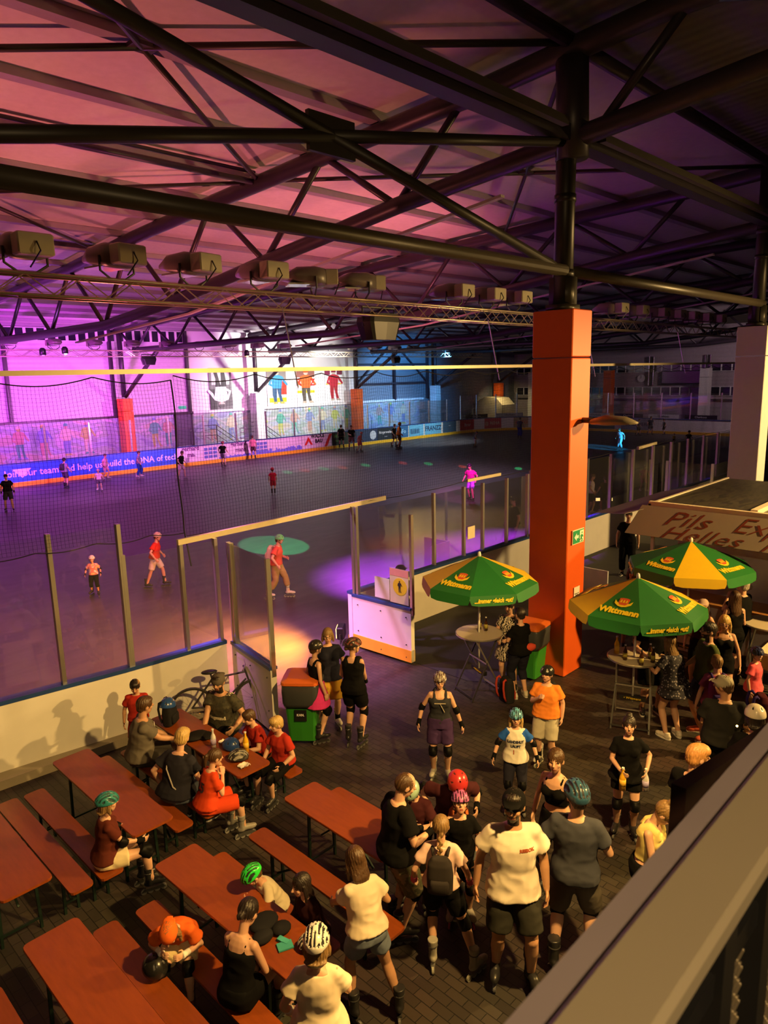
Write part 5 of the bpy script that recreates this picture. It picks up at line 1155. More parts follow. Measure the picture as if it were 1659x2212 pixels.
    for i in range(2):
        for pd in pads:
            nm, cc = pd if isinstance(pd, tuple) else (pd, None)
            if nm == 'knee': fw = (kn[i]-(hips[i]+an[i])/2); fw = fw if fw.length > .02 else V((0, 1, 0)); padobj('knee_pad', hips[i], an[i], kn[i], fw+V((0, .05, 0)), .068, cc, .085)
            if nm == 'elbow': fw = (el[i]-(sh[i]+wr[i])/2); fw = fw if fw.length > .02 else V((0, -1, 0)); padobj('elbow_pad', sh[i], wr[i], el[i], fw, .05, cc, .06)
            if nm == 'wrist': d = (wr[i]-el[i]).normalized(); q = MB(); q.path([wr[i]-d*.07, wr[i]-d*.01, wr[i]+d*.05], [.038, .036, .044], 12); part(q, 'wrist_guard', cc and cloth('wg_%.2f_%.2f' % cc[:2], cc) or pm, True, 1)
            if nm == 'socks': q = MB(); d = an[i]-kn[i]; q.path([kn[i]+d*.74, an[i]-V((0, 0, .02))], [.05, .044], 12); part(q, 'sock', cloth('sock%.2f' % cc[0], cc), False)
    if not hasattr(person, 'log'): person.log = {}
    RZ = Matrix.Rotation(yaw, 3, 'Z'); W = lambda p: V((pos.x, pos.y, floorz))+RZ @ (p*s)
    info = dict(root=root, top=topo, bottom=bot, hand=[W(wr[i]+(wr[i]-el[i]).normalized()*.07) for i in range(2)], HC=W(HC), tp=lambda x, y, z: W(tp(x, y, z)), tpl=lambda x, y, z: tp(x, y, z)*s, s=s, RZ=RZ, RT=RT, RTw=RZ @ RT, kn=[W(a) for a in kn], lap=W(P0))
    return info
def face(p, deg):      # yaw so that the figure faces deg from the camera: 0 towards it, 90 screen right, 180 away
    tc = V((-p.x, -p.y, 0)).normalized(); rt = V((-tc.y, tc.x, 0)); d = tc*math.cos(math.radians(deg))+rt*math.sin(math.radians(deg)); return math.atan2(-d.x, d.y)
def at_feet(px, py, hx=None, hy=None, sk=0, hel=0):
    p = G(px, py); return p, (hgt(hx, hy, p)-sk-hel if hx is not None else None)
def decal(info, txt, size, m, y=1, z=.33, x=0, sx=1, bold=0, parent=None, shear=0):
    "lettering wrapped on the chest (y=1) or back (y=-1) of the shirt"
    top = info['top']; bvh = BVHTree.FromPolygons([v.co for v in top.data.vertices], [list(p.vertices) for p in top.data.polygons]); R_ = info['RT']; s = info['s']
    me = text_mesh(txt, size, .0, bold=bold, shear=shear)
    import bmesh
    b = bmesh.new(); b.from_mesh(me); bmesh.ops.triangulate(b, faces=b.faces); bmesh.ops.subdivide_edges(b, edges=[e for e in b.edges if e.calc_length() > .02], cuts=1); b.to_mesh(me); b.free()
    for v in me.vertices:
        lx, lz = v.co.x*sx, v.co.y; o = info['tpl'](x+lx*(-1 if y > 0 else 1), 0, z+lz); d = R_ @ V((0, y, 0)); hit = bvh.ray_cast(o+d*.6, -d)
        v.co = (hit[0]+d*.004) if hit[0] else o+d*.17
    me.materials.clear(); me.materials.append(m); link('lettering', me, info['root'])
PP = {}
def who(key, label, feet_px=None, top_px=None, h=None, deg=0, pos=None, yaw=None, hd=None, extra_h=0, **k):
    sk = .085 if k.get('shoe', ('shoe',))[0] == 'skate' else 0; ex = extra_h+(.03 if k.get('helmet') else .02 if k.get('cap') else 0)+(.04 if (k.get('hair') or ('', ''))[0] == 'bun' else 0)
    if hd is not None: pos = G(hd[0], hd[1], h+sk+ex); pos.z = 0
    elif pos is None:
        pos = G(*feet_px)
        if h is None: h = hgt(*top_px, pos)-sk-ex
    else: pos = V((pos[0], pos[1], 0))
    if yaw is None: yaw = face(pos, deg)
    else: yaw = math.radians(yaw)
    PP[key] = person(label, pos, h, yaw, **k); return PP[key]
SKB = ('skate', (.02, .02, .022), (.05, .05, .05), (.10, .10, .10)); SKG = ('skate', (.32, .31, .27), (.2, .2, .2), (.3, .3, .25)); SKW = ('skate', (.6, .58, .5), (.15, .15, .15), (.4, .4, .3))
SHW = ('shoe', (.65, .6, .52)); SHB = ('shoe', (.02, .02, .02)); BK1 = (.0045, .0045, .005)
PR = lambda *a: a
pr = mat('print_ink', (.02, .03, .07), .7)
# ---- standing in the foreground, front to back
who('tee', 'man in oversized cream white t-shirt and black cap walking on skates', (1105, 2128), (1130, 1700), deg=8, top=('tee', (.82, .74, .62), .034, -.10), bottom=('shorts', (.035, .035, .03), .035, .85), cap=('front', BK1), hair=('short', 'dark'), beard=True, shoe=SKB, fat=1.0, head=(-18, -2), arms=('hang', (.30, -.02, -.06)), feet=[(-.16, .05, 0, 12), (.13, -.05, 0, -10)], skin='tan')
decal(PP['tee'], 'REEBOK'[:2]+'EBOK', .032, mat('print_redbrown', (.35, .08, .03), .7), 1, .36, -.09, bold=.002)
who('blue', 'man in grey blue t-shirt and blue black vented helmet seen from behind', (1235, 2095), (1255, 1683), deg=176, top=('tee', (.055, .06, .08), .022, -.06), bottom=('shorts', (.13, .115, .095), .03, .95), helmet=('bike', (.03, .09, .16), (.01, .01, .015)), hair=('short', 'brown'), shoe=SKB, fat=1.04, arms=((.20, .24, .16), (.16, .26, .2)), feet=[(-.16, -.05, 0, 14), (.15, .03, 0, -12)], pads=[('knee', None)], head=(28, 0))
who('pony', 'young woman in black strappy crop top looking left behind the helmeted man', hd=(1207, 1612), h=1.66, deg=-28, sex='f', top=('crop', BK1, .012, .17), bottom=('pants', BK1, .012, 1.3), hair=('pony', 'brown'), shoe=SKB, skin='fair', head=(18, 4), lean=5, arms=('hang', 'hang'))
who('bottles', 'woman in black t-shirt dress with a bottle in each hand, facing the camera', (1348, 1805), (1352, 1538), deg=3, sex='f', top=('tee', BK1, .02, -.06, .10), bottom=('shorts', BK1, .025, .55), hair=('bun', 'dark'), shoe=SKB, fat=1.06, arms=((.25, .12, .10), (.10, .26, .13)), pads=[('knee', (.03, .03, .03))], head=(0, 0))
who('yellow', 'blond woman in pale yellow sleeveless top with a bun, looking down at her hands', hd=(1402, 1700), h=1.62, deg=78, sex='f', top=('sleeveless', (.70, .58, .20), .014, .12), bottom=('shorts', BK1, .02, .5), hair=('bun', 'dblond'), shoe=SKB, arms=('phone', 'phone'), head=(0, -42), lean=8)
who('ti', 'person in black t-shirt with yellow letters TI, half hidden by the railing', hd=(1503, 1606), h=1.8, deg=150, top=('tee', BK1, .028), bottom=('shorts', BK1, .03, .8), hair=('mop', 'ginger'), shoe=SKB, head=(-30, -10), arms=('front', 'front'))
decal(PP['ti'], 'TI', .12, mat('print_yellow', (.8, .7, .03), .6), -1, .30, 0, bold=.008)
who('landshut', 'blond girl in white and blue LANDSHUT LÄUFT shirt with blue helmet and pads', (1112, 1752), (1110, 1527), deg=0, sex='f', top=('tee', (.72, .68, .6), .028, -.07), bottom=('pants', (.02, .02, .035), .02, 1.25), hair=('long', 'blond'), helmet=('bike', (.10, .35, .55), (.01, .01, .02)), shoe=SKB, sleeve=(.02, .10, .45), pads=[('knee', (.6, .6, .58)), ('elbow', BK1), ('wrist', BK1)], arms=((.36, .08, .0), (.36, .1, .0)), head=(0, 0))
decal(PP['landshut'], 'LANDSHUT', .066, pr, 1, .31, 0, .78, .004); decal(PP['landshut'], 'LÄUFT', .066, pr, 1, .225, 0, .85, .004); decal(PP['landshut'], 'l', .11, mat('print_redbrown', (.35, .08, .03), .7), 1, .12, .03, 1.6)
who('orangeboy', 'boy in orange t-shirt and black helmet holding his backpack strap', (1178, 1655), (1187, 1435), deg=-12, top=('tee', (.80, .25, .04), .03, -.06), bottom=('shorts', (.45, .42, .33), .035, 1.0), helmet=('dome', (.015, .015, .015), (.3, .3, .28)), hair=('short', 'brown'), shoe=SKW, fat=1.18, arms=('hang', (.1, .2, .32)), head=(-14, 2), pads=[('socks', BK1)])
who('tank', 'woman with glasses in dark grey tank top, purple shorts and black leg pads, standing alone', (952, 1683), (950, 1447), deg=0, sex='f', top=('tank', (.03, .032, .04), .022, -.02), bottom=('shorts', (.05, .025, .09), .03, .75), helmet=('bike', (.35, .33, .3), (.05, .012, .012)), hair=('short', 'brown'), shoe=SKG, pads=[('knee', BK1), ('elbow', BK1), ('wrist', BK1)], glasses=True, fat=1.08, arms=((.34, .04, -.05), (.34, .04, -.02)), skin='fair')
q = MB(); s_ = PP['tank']; 
for a, b in (((-.09, .155, .36), (.09, .155, .36)), ((.0, .16, .36), (-.07, .16, .22))): q.beam(s_['tpl'](*a), s_['tpl'](*b), .018, .006)
q.build('ribbon_bow', mat('ribbon_grey', (.42, .38, .3), .6), s_['root'])
q = MB()
for i in range(2): 
    pass
who('camo', 'man in black t-shirt and camouflage shorts bending his head to the right', (862, 2020), (866, 1668), deg=112, top=('tee', (.005, .005, .0055), .034, -.07), bottom=('shorts', blotch_mat('camouflage', [(.05, .05, .03), (.16, .14, .08), (.09, .10, .05), (.22, .19, .12)], 7), .04, 1.0), hair=('bald', 'brown'), shoe=SKB, fat=1.14, arms=((.2, .22, .08), (.14, .3, .18)), pads=[('knee', BK1), ('wrist', BK1)], head=(-6, -26), lean=4)
who('mint', 'child in mint green helmet behind the man in camouflage shorts', hd=(897, 1657), h=1.48, deg=-20, top=('tee', (.05, .012, .015), .025), bottom=('shorts', BK1, .03, .9), helmet=('dome', (.30, .46, .36), (.02, .02, .02)), hair=('short', 'brown'), shoe=SKB, arms=((.12, .28, .25), (.15, .3, .3)), pads=[('elbow', BK1), ('wrist', BK1)], head=(0, -30), lean=10)
who('redhelm', 'person in glossy red helmet and dark maroon clothes leaning forward', pos=(5.2, 4.22), h=1.6, deg=15, top=('tee', (.05, .008, .012), .03), bottom=('pants', (.03, .008, .01), .03, 1.5), helmet=('dome', (.42, .03, .03), (.05, .01, .01)), hair=('short', 'dark'), shoe=SKB, arms=((.25, .18, .2), (.3, .1, .22)), head=(0, -38), lean=18, pads=[('wrist', BK1), ('elbow', BK1)])
who('asian', 'girl in purple pink patterned helmet and black t-shirt looking towards the camera', pos=(4.98, 3.93), h=1.40, deg=6, sex='f', top=('tee', BK1, .022), bottom=('shorts', BK1, .03, .8), helmet=('bike', (.45, .12, .35), (.06, .01, .04)), hair=('short', 'dark'), shoe=('skate', (.35, .33, .3), (.05, .05, .05), (.5, .1, .25)), arms=((.18, .2, .02), (.24, .14, -.06)), lean=8, head=(0, 26), pads=[('elbow', (.12, .14, .16)), ('wrist', (.12, .14, .16)), ('knee', BK1)], skin='fair')
who('braid', 'girl with a long braid, pale pink t-shirt and black backpack seen from behind', (955, 2085), (930, 1757), deg=176, sex='f', top=('tee', (.75, .52, .46), .022, .02), bottom=('shorts', BK1, .028, .7), hair=('braid', 'dblond'), shoe=SKG, arms=((.30, .06, .0), (.30, .08, .0)), feet=[(-.10, 0, 0, 4), (.38, -.08, 0, -40)], pads=[('knee', BK1), ('wrist', (.85, .16, .30))], padc=BK1)
who('jeans', 'girl with long brown hair, cream t-shirt and denim shorts leaning towards the table', pos=(3.55, 3.80), h=1.54, deg=200, sex='f', top=('tee', (.72, .62, .47), .03, .03), bottom=('shorts', mat('denim', (.15, .19, .27), .8, var=.25, scale=30), .028, .52), hair=('long', 'brown'), shoe=SKB, arms=((.2, .42, .05), (.14, .3, .2)), feet=[(-.16, .08, 0, 20), (.30, -.06, 0, -25)], lean=14, head=(0, -14), twist=10, skin='tan')
who('stripes', 'girl in black helmet with white streaks and cream t-shirt at the bottom edge', pos=(2.70, 3.42), h=1.60, deg=172, sex='f', top=('tee', (.82, .70, .52), .03, -.06), bottom=('shorts', mat('denim', (.15, .19, .27)), .02, .9), hair=('bob', 'dblond'), helmet=('bike', (.75, .72, .68), (.012, .012, .012)), shoe=SKB, arms=((.26, .1, .0), (.2, .3, .05)), pads=[('wrist', (.7, .7, .66))], head=(0, -8), fat=1.05)
who('darkone', 'dark haired child in dark clothes seated behind the girl in denim shorts', pos=(3.5, 4.45), h=1.35, yaw=80, sit=True, sex='f', top=('long', (.03, .014, .008), .03), bottom=('pants', BK1, .02, 1.8), hair=('long', 'dark'), shoe=SKB, arms=('front', 'front'), lean=12, feet=[(-.1, .34, 0, 0), (.1, .34, 0, 0)])
who('blackdress', 'dark haired woman in black strappy dress sitting with her back to the camera', pos=(2.64, 4.4), h=1.6, yaw=-72, sit=True, sex='f', top=('crop', BK1, .014, -.05), bottom=('shorts', BK1, .022, .45), hair=('lowbun', 'dark'), shoe=SKB, arms=((.16, .34, .0), (.14, .36, .04)), lean=16, head=(0, -22), feet=[(-.16, .42, 0, 8), (.16, .42, 0, -8)])
who('orangecap', 'child in orange cap and orange shirt bending over white knee pads', pos=(2.64, 5.3), h=1.34, deg=-12, sit=True, top=('tee', (.72, .13, .02), .03), bottom=('shorts', (.62, .5, .26), .035, .75), cap=('back', (.75, .14, .02)), hair=('long', 'dblond'), shoe=('skate', (.06, .02, .02), (.1, .1, .1), (.6, .05, .15)), arms=((.12, .44, .12), (.16, .40, .14)), lean=52, head=(-10, -20), pads=[('knee', (.72, .70, .66)), ('wrist', (.7, .68, .62))], feet=[(-.14, .44, 0, 5), (.14, .50, 0, -5)])
who('greenkid', 'small child in bright green helmet leaning on the table in a cream shirt', pos=(3.48, 4.98), h=1.18, yaw=78, sit=True, top=('long', (.62, .54, .38), .03), bottom=('pants', (.10, .08, .05), .025, 1.7), helmet=('bike', (.03, .62, .06), (.01, .02, .01)), hair=('short', 'brown'), shoe=SKB, arms=((.22, .46, .26), (.10, .42, .26)), lean=30, head=(0, -18), pads=[('elbow', BK1), ('wrist', BK1)], feet=[(-.1, .3, .1, 0), (.1, .3, .1, 0)])
who('teal', 'girl in teal helmet and dark red t-shirt sitting sideways with a cream skirt', pos=(2.66, 6.86), h=1.52, yaw=-104, sit=True, sex='f', top=('tee', (.10, .022, .014), .024), bottom=('shorts', (.68, .58, .36), .035, .55), helmet=('bike', (.03, .22, .22), (.01, .05, .05)), hair=('bob', 'dblond'), shoe=SKB, arms=((.12, .42, .16), (.08, .40, .10)), lean=6, pads=[('knee', (.02, .02, .02)), ('elbow', BK1), ('wrist', BK1)], feet=[(-.10, .46, 0, 5), (.12, .50, 0, -5)])
# ---- the family at the table by the boards
who('older', 'older woman with short blond hair in navy t-shirt sitting with her back to the camera', pos=(3.78, 7.35), h=1.68, yaw=-72, sit=True, sex='f', top=('tee', (.022, .022, .032), .035), bottom=('pants', mat('denim_dark', (.06, .08, .12), .8), .02, 1.8), hair=('mop', 'blond'), shoe=SHB, fat=1.25, arms=((.30, .02, .02), (.2, .34, .1)), lean=14, head=(20, -8), feet=[(-.16, .42, 0, 8), (.16, .42, 0, -8)])
q = MB(); s_ = PP['older']; q.path([s_['tpl'](-.15, -.03, .45), s_['tpl'](-.05, -.165, .32), s_['tpl'](.08, -.165, .14), s_['tpl'](.19, -.08, .02)], .009, 6); q.build('bag_strap', mat('strap_pale', (.45, .42, .36), .6), s_['root'])
who('polo', 'man in grey polo shirt with a white badge sitting at the far table', pos=(3.9, 8.5), h=1.76, yaw=-112, sit=True, top=('tee', (.13, .12, .105), .034), bottom=('shorts', (.05, .045, .04), .03, .9), hair=('short', 'brown'), shoe=SHB, fat=1.2, arms=((.14, .4, .1), (.06, .46, .14)), lean=8, head=(18, -4), skin='tan', feet=[(-.2, .42, 0, 8), (.16, .42, 0, -8)])
o = MB().path([(0, 0, 0), (0, .006, 0)], .035, 16).build('badge', M_WHITE, PP['polo']['root']); o.location = PP['polo']['tpl'](-.09, .165, .37)
who('redback', 'boy in red football shirt standing at the boards behind the man in the polo shirt', pos=(4.28, 9.3), h=1.3, deg=-8, top=('tee', (.42, .03, .02), .024), bottom=('shorts', (.3, .02, .02), .03, .8), hair=('short', 'dark'), shoe=SHB, head=(0, -24), arms=('front', 'hang'), skin='tan')
who('jersey', 'man in dark football jersey with cream shoulder stripes and backwards cap, elbows on the table', pos=(5.12, 8.35), h=1.8, yaw=112, sit=True, top=('tee', blotch_mat('jersey_pattern', [(.03, .03, .02), (.055, .05, .03), (.04, .038, .024)], 14), .034), bottom=('shorts', BK1, .03, .9), cap=('back', (.10, .085, .07)), hair=('short', 'dark'), shoe=SHB, fat=1.15, beard=True, arms=((.34, .26, .14), (.04, .44, .10)), lean=6, head=(14, -6), skin='tan')
s_ = PP['jersey']
for sx in (-1, 1):
    for j in range(3): MB().path([s_['tpl'](sx*.09, .03*j-.04, .482), s_['tpl'](sx*.16, .032*j-.04, .508), s_['tpl'](sx*.20, .034*j-.045, .47)], .008, 6).build('shoulder_stripe', mat('stripe_cream', (.75, .68, .5), .6), s_['root'])
decal(s_, 'siegmund', .07, mat('stripe_cream', (.75, .68, .5)), 1, .20, 0, 1, .005)
who('redmid', 'boy in red shirt sitting at the table left of the blond boy', pos=(5.08, 7.42), h=1.38, yaw=82, sit=True, top=('tee', (.42, .03, .02), .026), bottom=('shorts', BK1, .03, .9), hair=('short', 'brown'), shoe=SKB, arms=((.16, .4, .18), (.12, .42, .18)), lean=16, head=(0, -4), feet=[(-.1, .36, 0, 0), (.1, .36, 0, 0)])
who('blondboy', 'blond boy in red shirt and striped black shorts sitting at the end of the table', pos=(5.12, 6.98), h=1.42, yaw=98, sit=True, top=('tee', (.45, .035, .02), .026), bottom=('shorts', BK1, .035, .95), hair=('mop', 'blond'), shoe=SKB, arms=((.2, .26, .06), (.18, .3, .02)), lean=10, head=(-14, 0), pads=[('knee', BK1), ('wrist', BK1)], feet=[(-.04, .34, 0, 10), (.22, .42, 0, 10)])
who('no25', 'girl in orange red football kit with number 25 on her back, eating', pos=(3.9, 6.88), h=1.45, yaw=-100, sit=True, sex='f', top=('tee', (.62, .06, .015), .03), bottom=('shorts', (.62, .06, .015), .04, .95), hair=('pony', 'brown'), shoe=('skate', (.25, .24, .22), (.1, .1, .1), (.2, .2, .2)), arms=((.04, .22, .42), (.06, .24, .38)), lean=14, head=(0, -6), pads=[('knee', BK1)], feet=[(-.12, .44, 0, 5), (.14, .50, 0, -5)])
decal(PP['no25'], '25', .20, mat('print_navy', (.05, .03, .05), .7), -1, .26, 0, 1, .006)
# ---- by the gate
who('pink', 'woman in black helmet, black top and bright pink skirt seen from behind', (688, 1600), (678, 1380), deg=118, sex='f', top=('tank', BK1, .014, .0), bottom=('skirt', (.75, .05, .28), .02, .33), helmet=('dome', (.02, .018, .016), (.1, .09, .08)), hair=('short', 'brown'), shoe=SKB, arms=('hang', 'hang'), pads=[('knee', BK1)], head=(0, -4))
who('yshorts', 'person with long hair and glasses in navy t-shirt and mustard yellow shorts', (716, 1572), (707, 1354), deg=4, sex='f', top=('tee', (.015, .016, .03), .035, -.08), bottom=('shorts', (.45, .26, .03), .045, .95), hair=('bob', 'dblond'), shoe=SKW, glasses=True, fat=1.1, pads=[('socks', BK1)], head=(-6, -8))
who('handsback', 'person in black sleeveless top and helmet, hands clasped, by the gate', (768, 1610), (757, 1374), deg=158, sex='f', top=('sleeveless', BK1, .022, -.05), bottom=('shorts', BK1, .028, .7), helmet=('bike', (.03, .022, .02), (.16, .03, .015)), hair=('lowbun', 'brown'), shoe=SKB, arms=((.16, .22, .02), (.1, .28, .0)), pads=[('knee', (.4, .38, .34)), ('wrist', BK1)], fat=1.08, head=(-50, -4))
who('greycap', 'man in grey t-shirt, denim shorts and dark cap leaning on the boards', pos=(10.1, 9.5), h=1.72, deg=170, top=('tee', (.25, .22, .18), .026, -.07), bottom=('shorts', mat('denim_dark', (.06, .08, .12)), .03, .9), cap=('front', (.015, .012, .025)), hair=('short', 'brown'), shoe=('shoe', (.25, .12, .08)), arms=('front', 'front'), head=(-45, -8))
# ---- round tables
who('zebra', 'woman in black and white patterned dress beside the left round table', (1100, 1484), (1094, 1293), deg=-16, sex='f', top=('tee', blotch_mat('zebra_print', [(.02, .02, .02), (.62, .55, .45)], 7, .8, 'wave', None, 14), .022, -.02, .34), bottom=None, hair=('short', 'dark'), shoe=SHB, fat=1.15, arms=((.08, .34, .16), (.14, .32, .12)), head=(-10, -10))
who('redbag', 'person in black t-shirt and dark trousers with a red belt bag, back to the camera', (1122, 1505), (1130, 1312), deg=212, sex='f', top=('tee', BK1, .024, -.06), bottom=('pants', (.015, .016, .028), .025, 1.45), hair=('short', 'dark'), shoe=SHW, arms=((.12, .3, .14), (.1, .3, .1)), head=(10, -6))
s_ = PP['redbag']; o = MB().ell((0, 0, 0), (.13, .06, .07)).build('belt_bag', cloth('bag_red', (.55, .07, .04)), s_['root'], True); o.location = s_['tpl'](.14, -.10, .06)
who('leopard', 'blond woman in black and white speckled playsuit leaning on the front right table', (1450, 1592), (1464, 1374), deg=222, sex='f', top=('tee', blotch_mat('leopard_print', [(.25, .24, .30), (.015, .015, .03), (.02, .02, .035)], 26, .8, 'dots'), .028, -.02, .16), bottom=('shorts', blotch_mat('leopard_print', [(0, 0, 0), (0, 0, 0)], 1), .04, .42), hair=('vlong', 'dblond'), shoe=SHW, arms=((.22, .34, .2), (.1, .3, .3)), lean=12, head=(0, -8), fat=1.05)
who('greentee', 'bearded man with glasses in green t-shirt looking left', (1517, 1590), (1498, 1338), deg=-62, top=('tee', (.075, .10, .035), .022, -.05), bottom=('shorts', (.10, .10, .16), .03, .9), hair=('short', 'dark'), shoe=('shoe', (.6, .12, .06)), beard=True, glasses=True, arms=('hang', (.2, .2, .1)), fat=1.05, skin='fair')
who('blackumb', 'man in black t-shirt behind the front right table, head hidden by the parasol', pos=(10.6, 4.45), h=1.8, deg=20, top=('tee', BK1, .03, -.07), bottom=('shorts', BK1, .04, .9), hair=('short', 'dark'), shoe=SHB, fat=1.2, arms=((.2, .3, .2), (.2, .3, .15)))
who('offshoulder', 'blond woman with glasses in black off shoulder top facing the camera', hd=(1567, 1326), h=1.66, deg=4, sex='f', top=('crop', BK1, .02, -.06), bottom=('shorts', BK1, .02, .4), hair=('long', 'blond'), shoe=SHB, glasses=True, arms=('hang', 'hang'), skin='fair', head=(-8, -10))
who('capglasses', 'woman in pale cap and glasses with black and orange top behind the green shirted man', hd=(1520, 1290), h=1.64, deg=-6, sex='f', top=('sleeveless', (.03, .012, .008), .016), bottom=('shorts', BK1, .02, .8), cap=('front', (.5, .36, .3)), hair=('long', 'brown'), shoe=SHB, glasses=True, arms=((.2, .2, .1), 'hang'))
who('longback', 'woman with long dark brown hair in black tank top seen from behind', hd=(1590, 1275), h=1.68, deg=205, sex='f', top=('tank', BK1, .016), bottom=('shorts', BK1, .02, .8), hair=('vlong', 'brown'), shoe=SKB, arms=('hang', 'front'))
who('greyhair', 'grey haired man in black t-shirt beside the white serving table', hd=(1607, 1248), h=1.76, deg=240, top=('tee', BK1, .026), bottom=('shorts', BK1, .035, .9), hair=('mop', 'grey'), shoe=SKB, fat=1.1, arms=((.1, .2, .44), 'front'), pads=[('knee', BK1)])
who('yellowtop', 'woman in bright yellow top and denim shorts leaning on the bar at the right edge', hd=(1640, 1192), h=1.62, deg=200, sex='f', top=('sleeveless', (.75, .58, .03), .02), bottom=('shorts', mat('denim', (.1, .14, .22)), .03, .5), hair=('bob', 'dblond'), shoe=SHB, lean=22, arms=('table', 'table'))
who('pinktee', 'child in coral pink t-shirt and navy helmet with white stripes', hd=(1635, 1394), h=1.28, deg=70, sex='f', top=('tee', (.80, .12, .16), .03, -.1), bottom=('shorts', (.25, .16, .08), .03, .9), helmet=('bike', (.02, .03, .12), (.01, .01, .03)), hair=('short', 'brown'), shoe=SKB, arms=('hang', 'hang'), pads=[('knee', BK1)], head=(-30, -4))
who('packkid', 'fair haired person in pink and purple backpack walking away', hd=(1550, 1414), h=1.5, deg=196, sex='f', top=('tee', (.28, .06, .16), .024), bottom=('shorts', (.03, .03, .08), .04, .8), hair=('short', 'dblond'), shoe=SKB, arms=('hang', 'front'), skin='fair')
who('beigecap', 'man in beige backwards cap and black t-shirt walking away at the right', hd=(1570, 1456), h=1.76, deg=188, top=('tee', (.016, .016, .016), .04), bottom=('shorts', BK1, .03, .8), cap=('front', (.42, .40, .30)), hair=('short', 'brown'), shoe=SKB, fat=1.15, head=(60, -10), arms=('front', 'hang'), skin='tan')
who('whitehelm', 'person in glossy white helmet and black top above the railing at the right edge', hd=(1636, 1522), h=1.72, deg=195, top=('tee', BK1, .03), bottom=('pants', BK1, .03, 1.6), helmet=('dome', (.72, .66, .55), (.02, .02, .02)), hair=('bob', 'dark'), shoe=SKB, head=(0, -14), arms=('front', 'front'))
who('wavy', 'woman with brown wavy hair hidden behind the front right parasol', pos=(13.0, 5.95), h=1.68, deg=10, sex='f', top=('tee', (.05, .045, .045), .02), bottom=('shorts', (.1, .1, .14), .02, .7), hair=('long', 'brown'), shoe=SHB)
who('stallman', 'person in black trousers standing under the grey awning', pos=(17.8, 8.3), h=1.8, deg=0, top=('tee', BK1, .03), bottom=('pants', BK1, .03, 1.8), hair=('short', 'dark'), shoe=SHB, lod=2)
who('hatbottom', 'dark haired person in black under the handrail, next to the grey shorts man', pos=(3.78, 2.02), h=1.46, deg=150, top=('tee', BK1, .03), bottom=('pants', BK1, .03, 1.6), helmet=('dome', (.012, .012, .012), (.03, .03, .03)), hair=('short', 'dark'), shoe=SKB)
who('edgewoman', 'woman with blond hair in black top cut by the right edge beside the red flag', pos=(12.35, 3.35), h=1.66, deg=-30, sex='f', top=('tee', BK1, .02), bottom=('shorts', BK1, .02, .8), hair=('long', 'blond'), shoe=SHB) if False else None
# ---- skaters on the rink
R = (.75, .75, .75)
def sk(key, label, feet, head, deg, tc, bc, hc=None, lod=2, sk_=SKB, bl=.8, lean=6, feet2=None, arms=('out', 'out'), cap=None, tk='tee', **k):
    who(key, label, feet, head, deg=deg, top=(tk, tc, .03), bottom=('shorts' if bl <= 1 else 'pants', bc, .03, bl), helmet=('dome', hc, (.02, .02, .02)) if hc else None, cap=('front', cap) if cap else None, hair=('short', 'brown'), shoe=sk_, lod=lod, lean=lean, feet=feet2 or [(-.16, .1, 0, 10), (.18, -.12, 0, -15)], arms=arms, group='skaters on the rink', **k)
W1, K1, J1 = (.75, .74, .72), (.008, .008, .010), (.06, .08, .16)
sk('s19', 'small child skater in white helmet and printed white shirt behind the left glass', (207, 1288), (198, 1198), -10, blotch_mat('kid_print', [(.7, .72, .75), (.7, .25, .2), (.7, .6, .2)], 9), K1, W1, 1, SKB, 1.4, 4, pads=[('elbow', K1), ('wrist', K1)])
sk('s20', 'skater in red shirt, white shorts and white helmet behind the left glass', (340, 1270), (341, 1146), 70, (.62, .05, .03), (.65, .62, .55), (.75, .68, .5), 1, SKB, .85, 12, [(-.14, .25, 0, 5), (.14, -.25, 0, -5)])
sk('s21', 'skater in green helmet with coral shirt and tan trousers gliding past the gate', (601, 1292), (597, 1150), 72, (.70, .12, .08), (.40, .28, .12), (.15, .6, .2), 1, SKW, 1.6, 10, [(-.12, .3, 0, 5), (.14, -.2, 0, -5)], ('front', 'out'))
sk('s8', 'child in red kit with red helmet seen from behind in the middle of the rink', (591, 1069), (591, 1009), 178, (.8, .03, .12), (.7, .05, .12), (.6, .02, .06), 2, SKB, .9, 0, [(-.1, 0, 0, 0), (.1, 0, 0, 0)], ('hang', 'hang'))
sk('s16', 'skater in pink lit jersey with dark front beyond the left parasol', (1018, 1083), (1020, 998), -30, (.55, .05, .3), (.3, .2, .6), (.02, .02, .03), 2, SKB, .9, 14)
sk('s17', 'skater lit bright blue, leaning, right of the orange pillar', (1340, 972), (1325, 922), -40, (.5, .6, .7), (.5, .6, .7), None, 2, SKB, 1.8, 18, [(-.2, .1, 0, 0), (.45, -.2, 0, 0)], ('wide', 'wide'))
sk('s1', 'skater in black t-shirt and cap at the left edge of the rink', (22, 1106), (17, 1022), -4, K1, (.03, .03, .04), None, 2, SKB, .9, 0, None, ('hang', 'hang'), K1, pads=[('wrist', K1)])
sk('s2', 'skater with backpack in grey shirt and shorts, second from the left edge', (143, 1055), (135, 988), 140, (.25, .2, .3), (.06, .05, .08), K1)
sk('s3', 'child in pale clothes skating in front of a tall pink lit skater', (216, 1062), (213, 1012), 0, (.7, .45, .6), (.1, .08, .12), (.6, .3, .4), sk_=SKW)
sk('s3b', 'tall pink lit skater behind a child, by the blue advert', (230, 1037), (222, 980), 60, (.8, .4, .5), (.7, .3, .45), None, sk_=SKW)
sk('s4', 'skater in blue jeans and grey top before the long blue advert', (302, 1033), (293, 974), 80, (.3, .25, .4), (.02, .06, .3), None, bl=1.8, sk_=SKW)
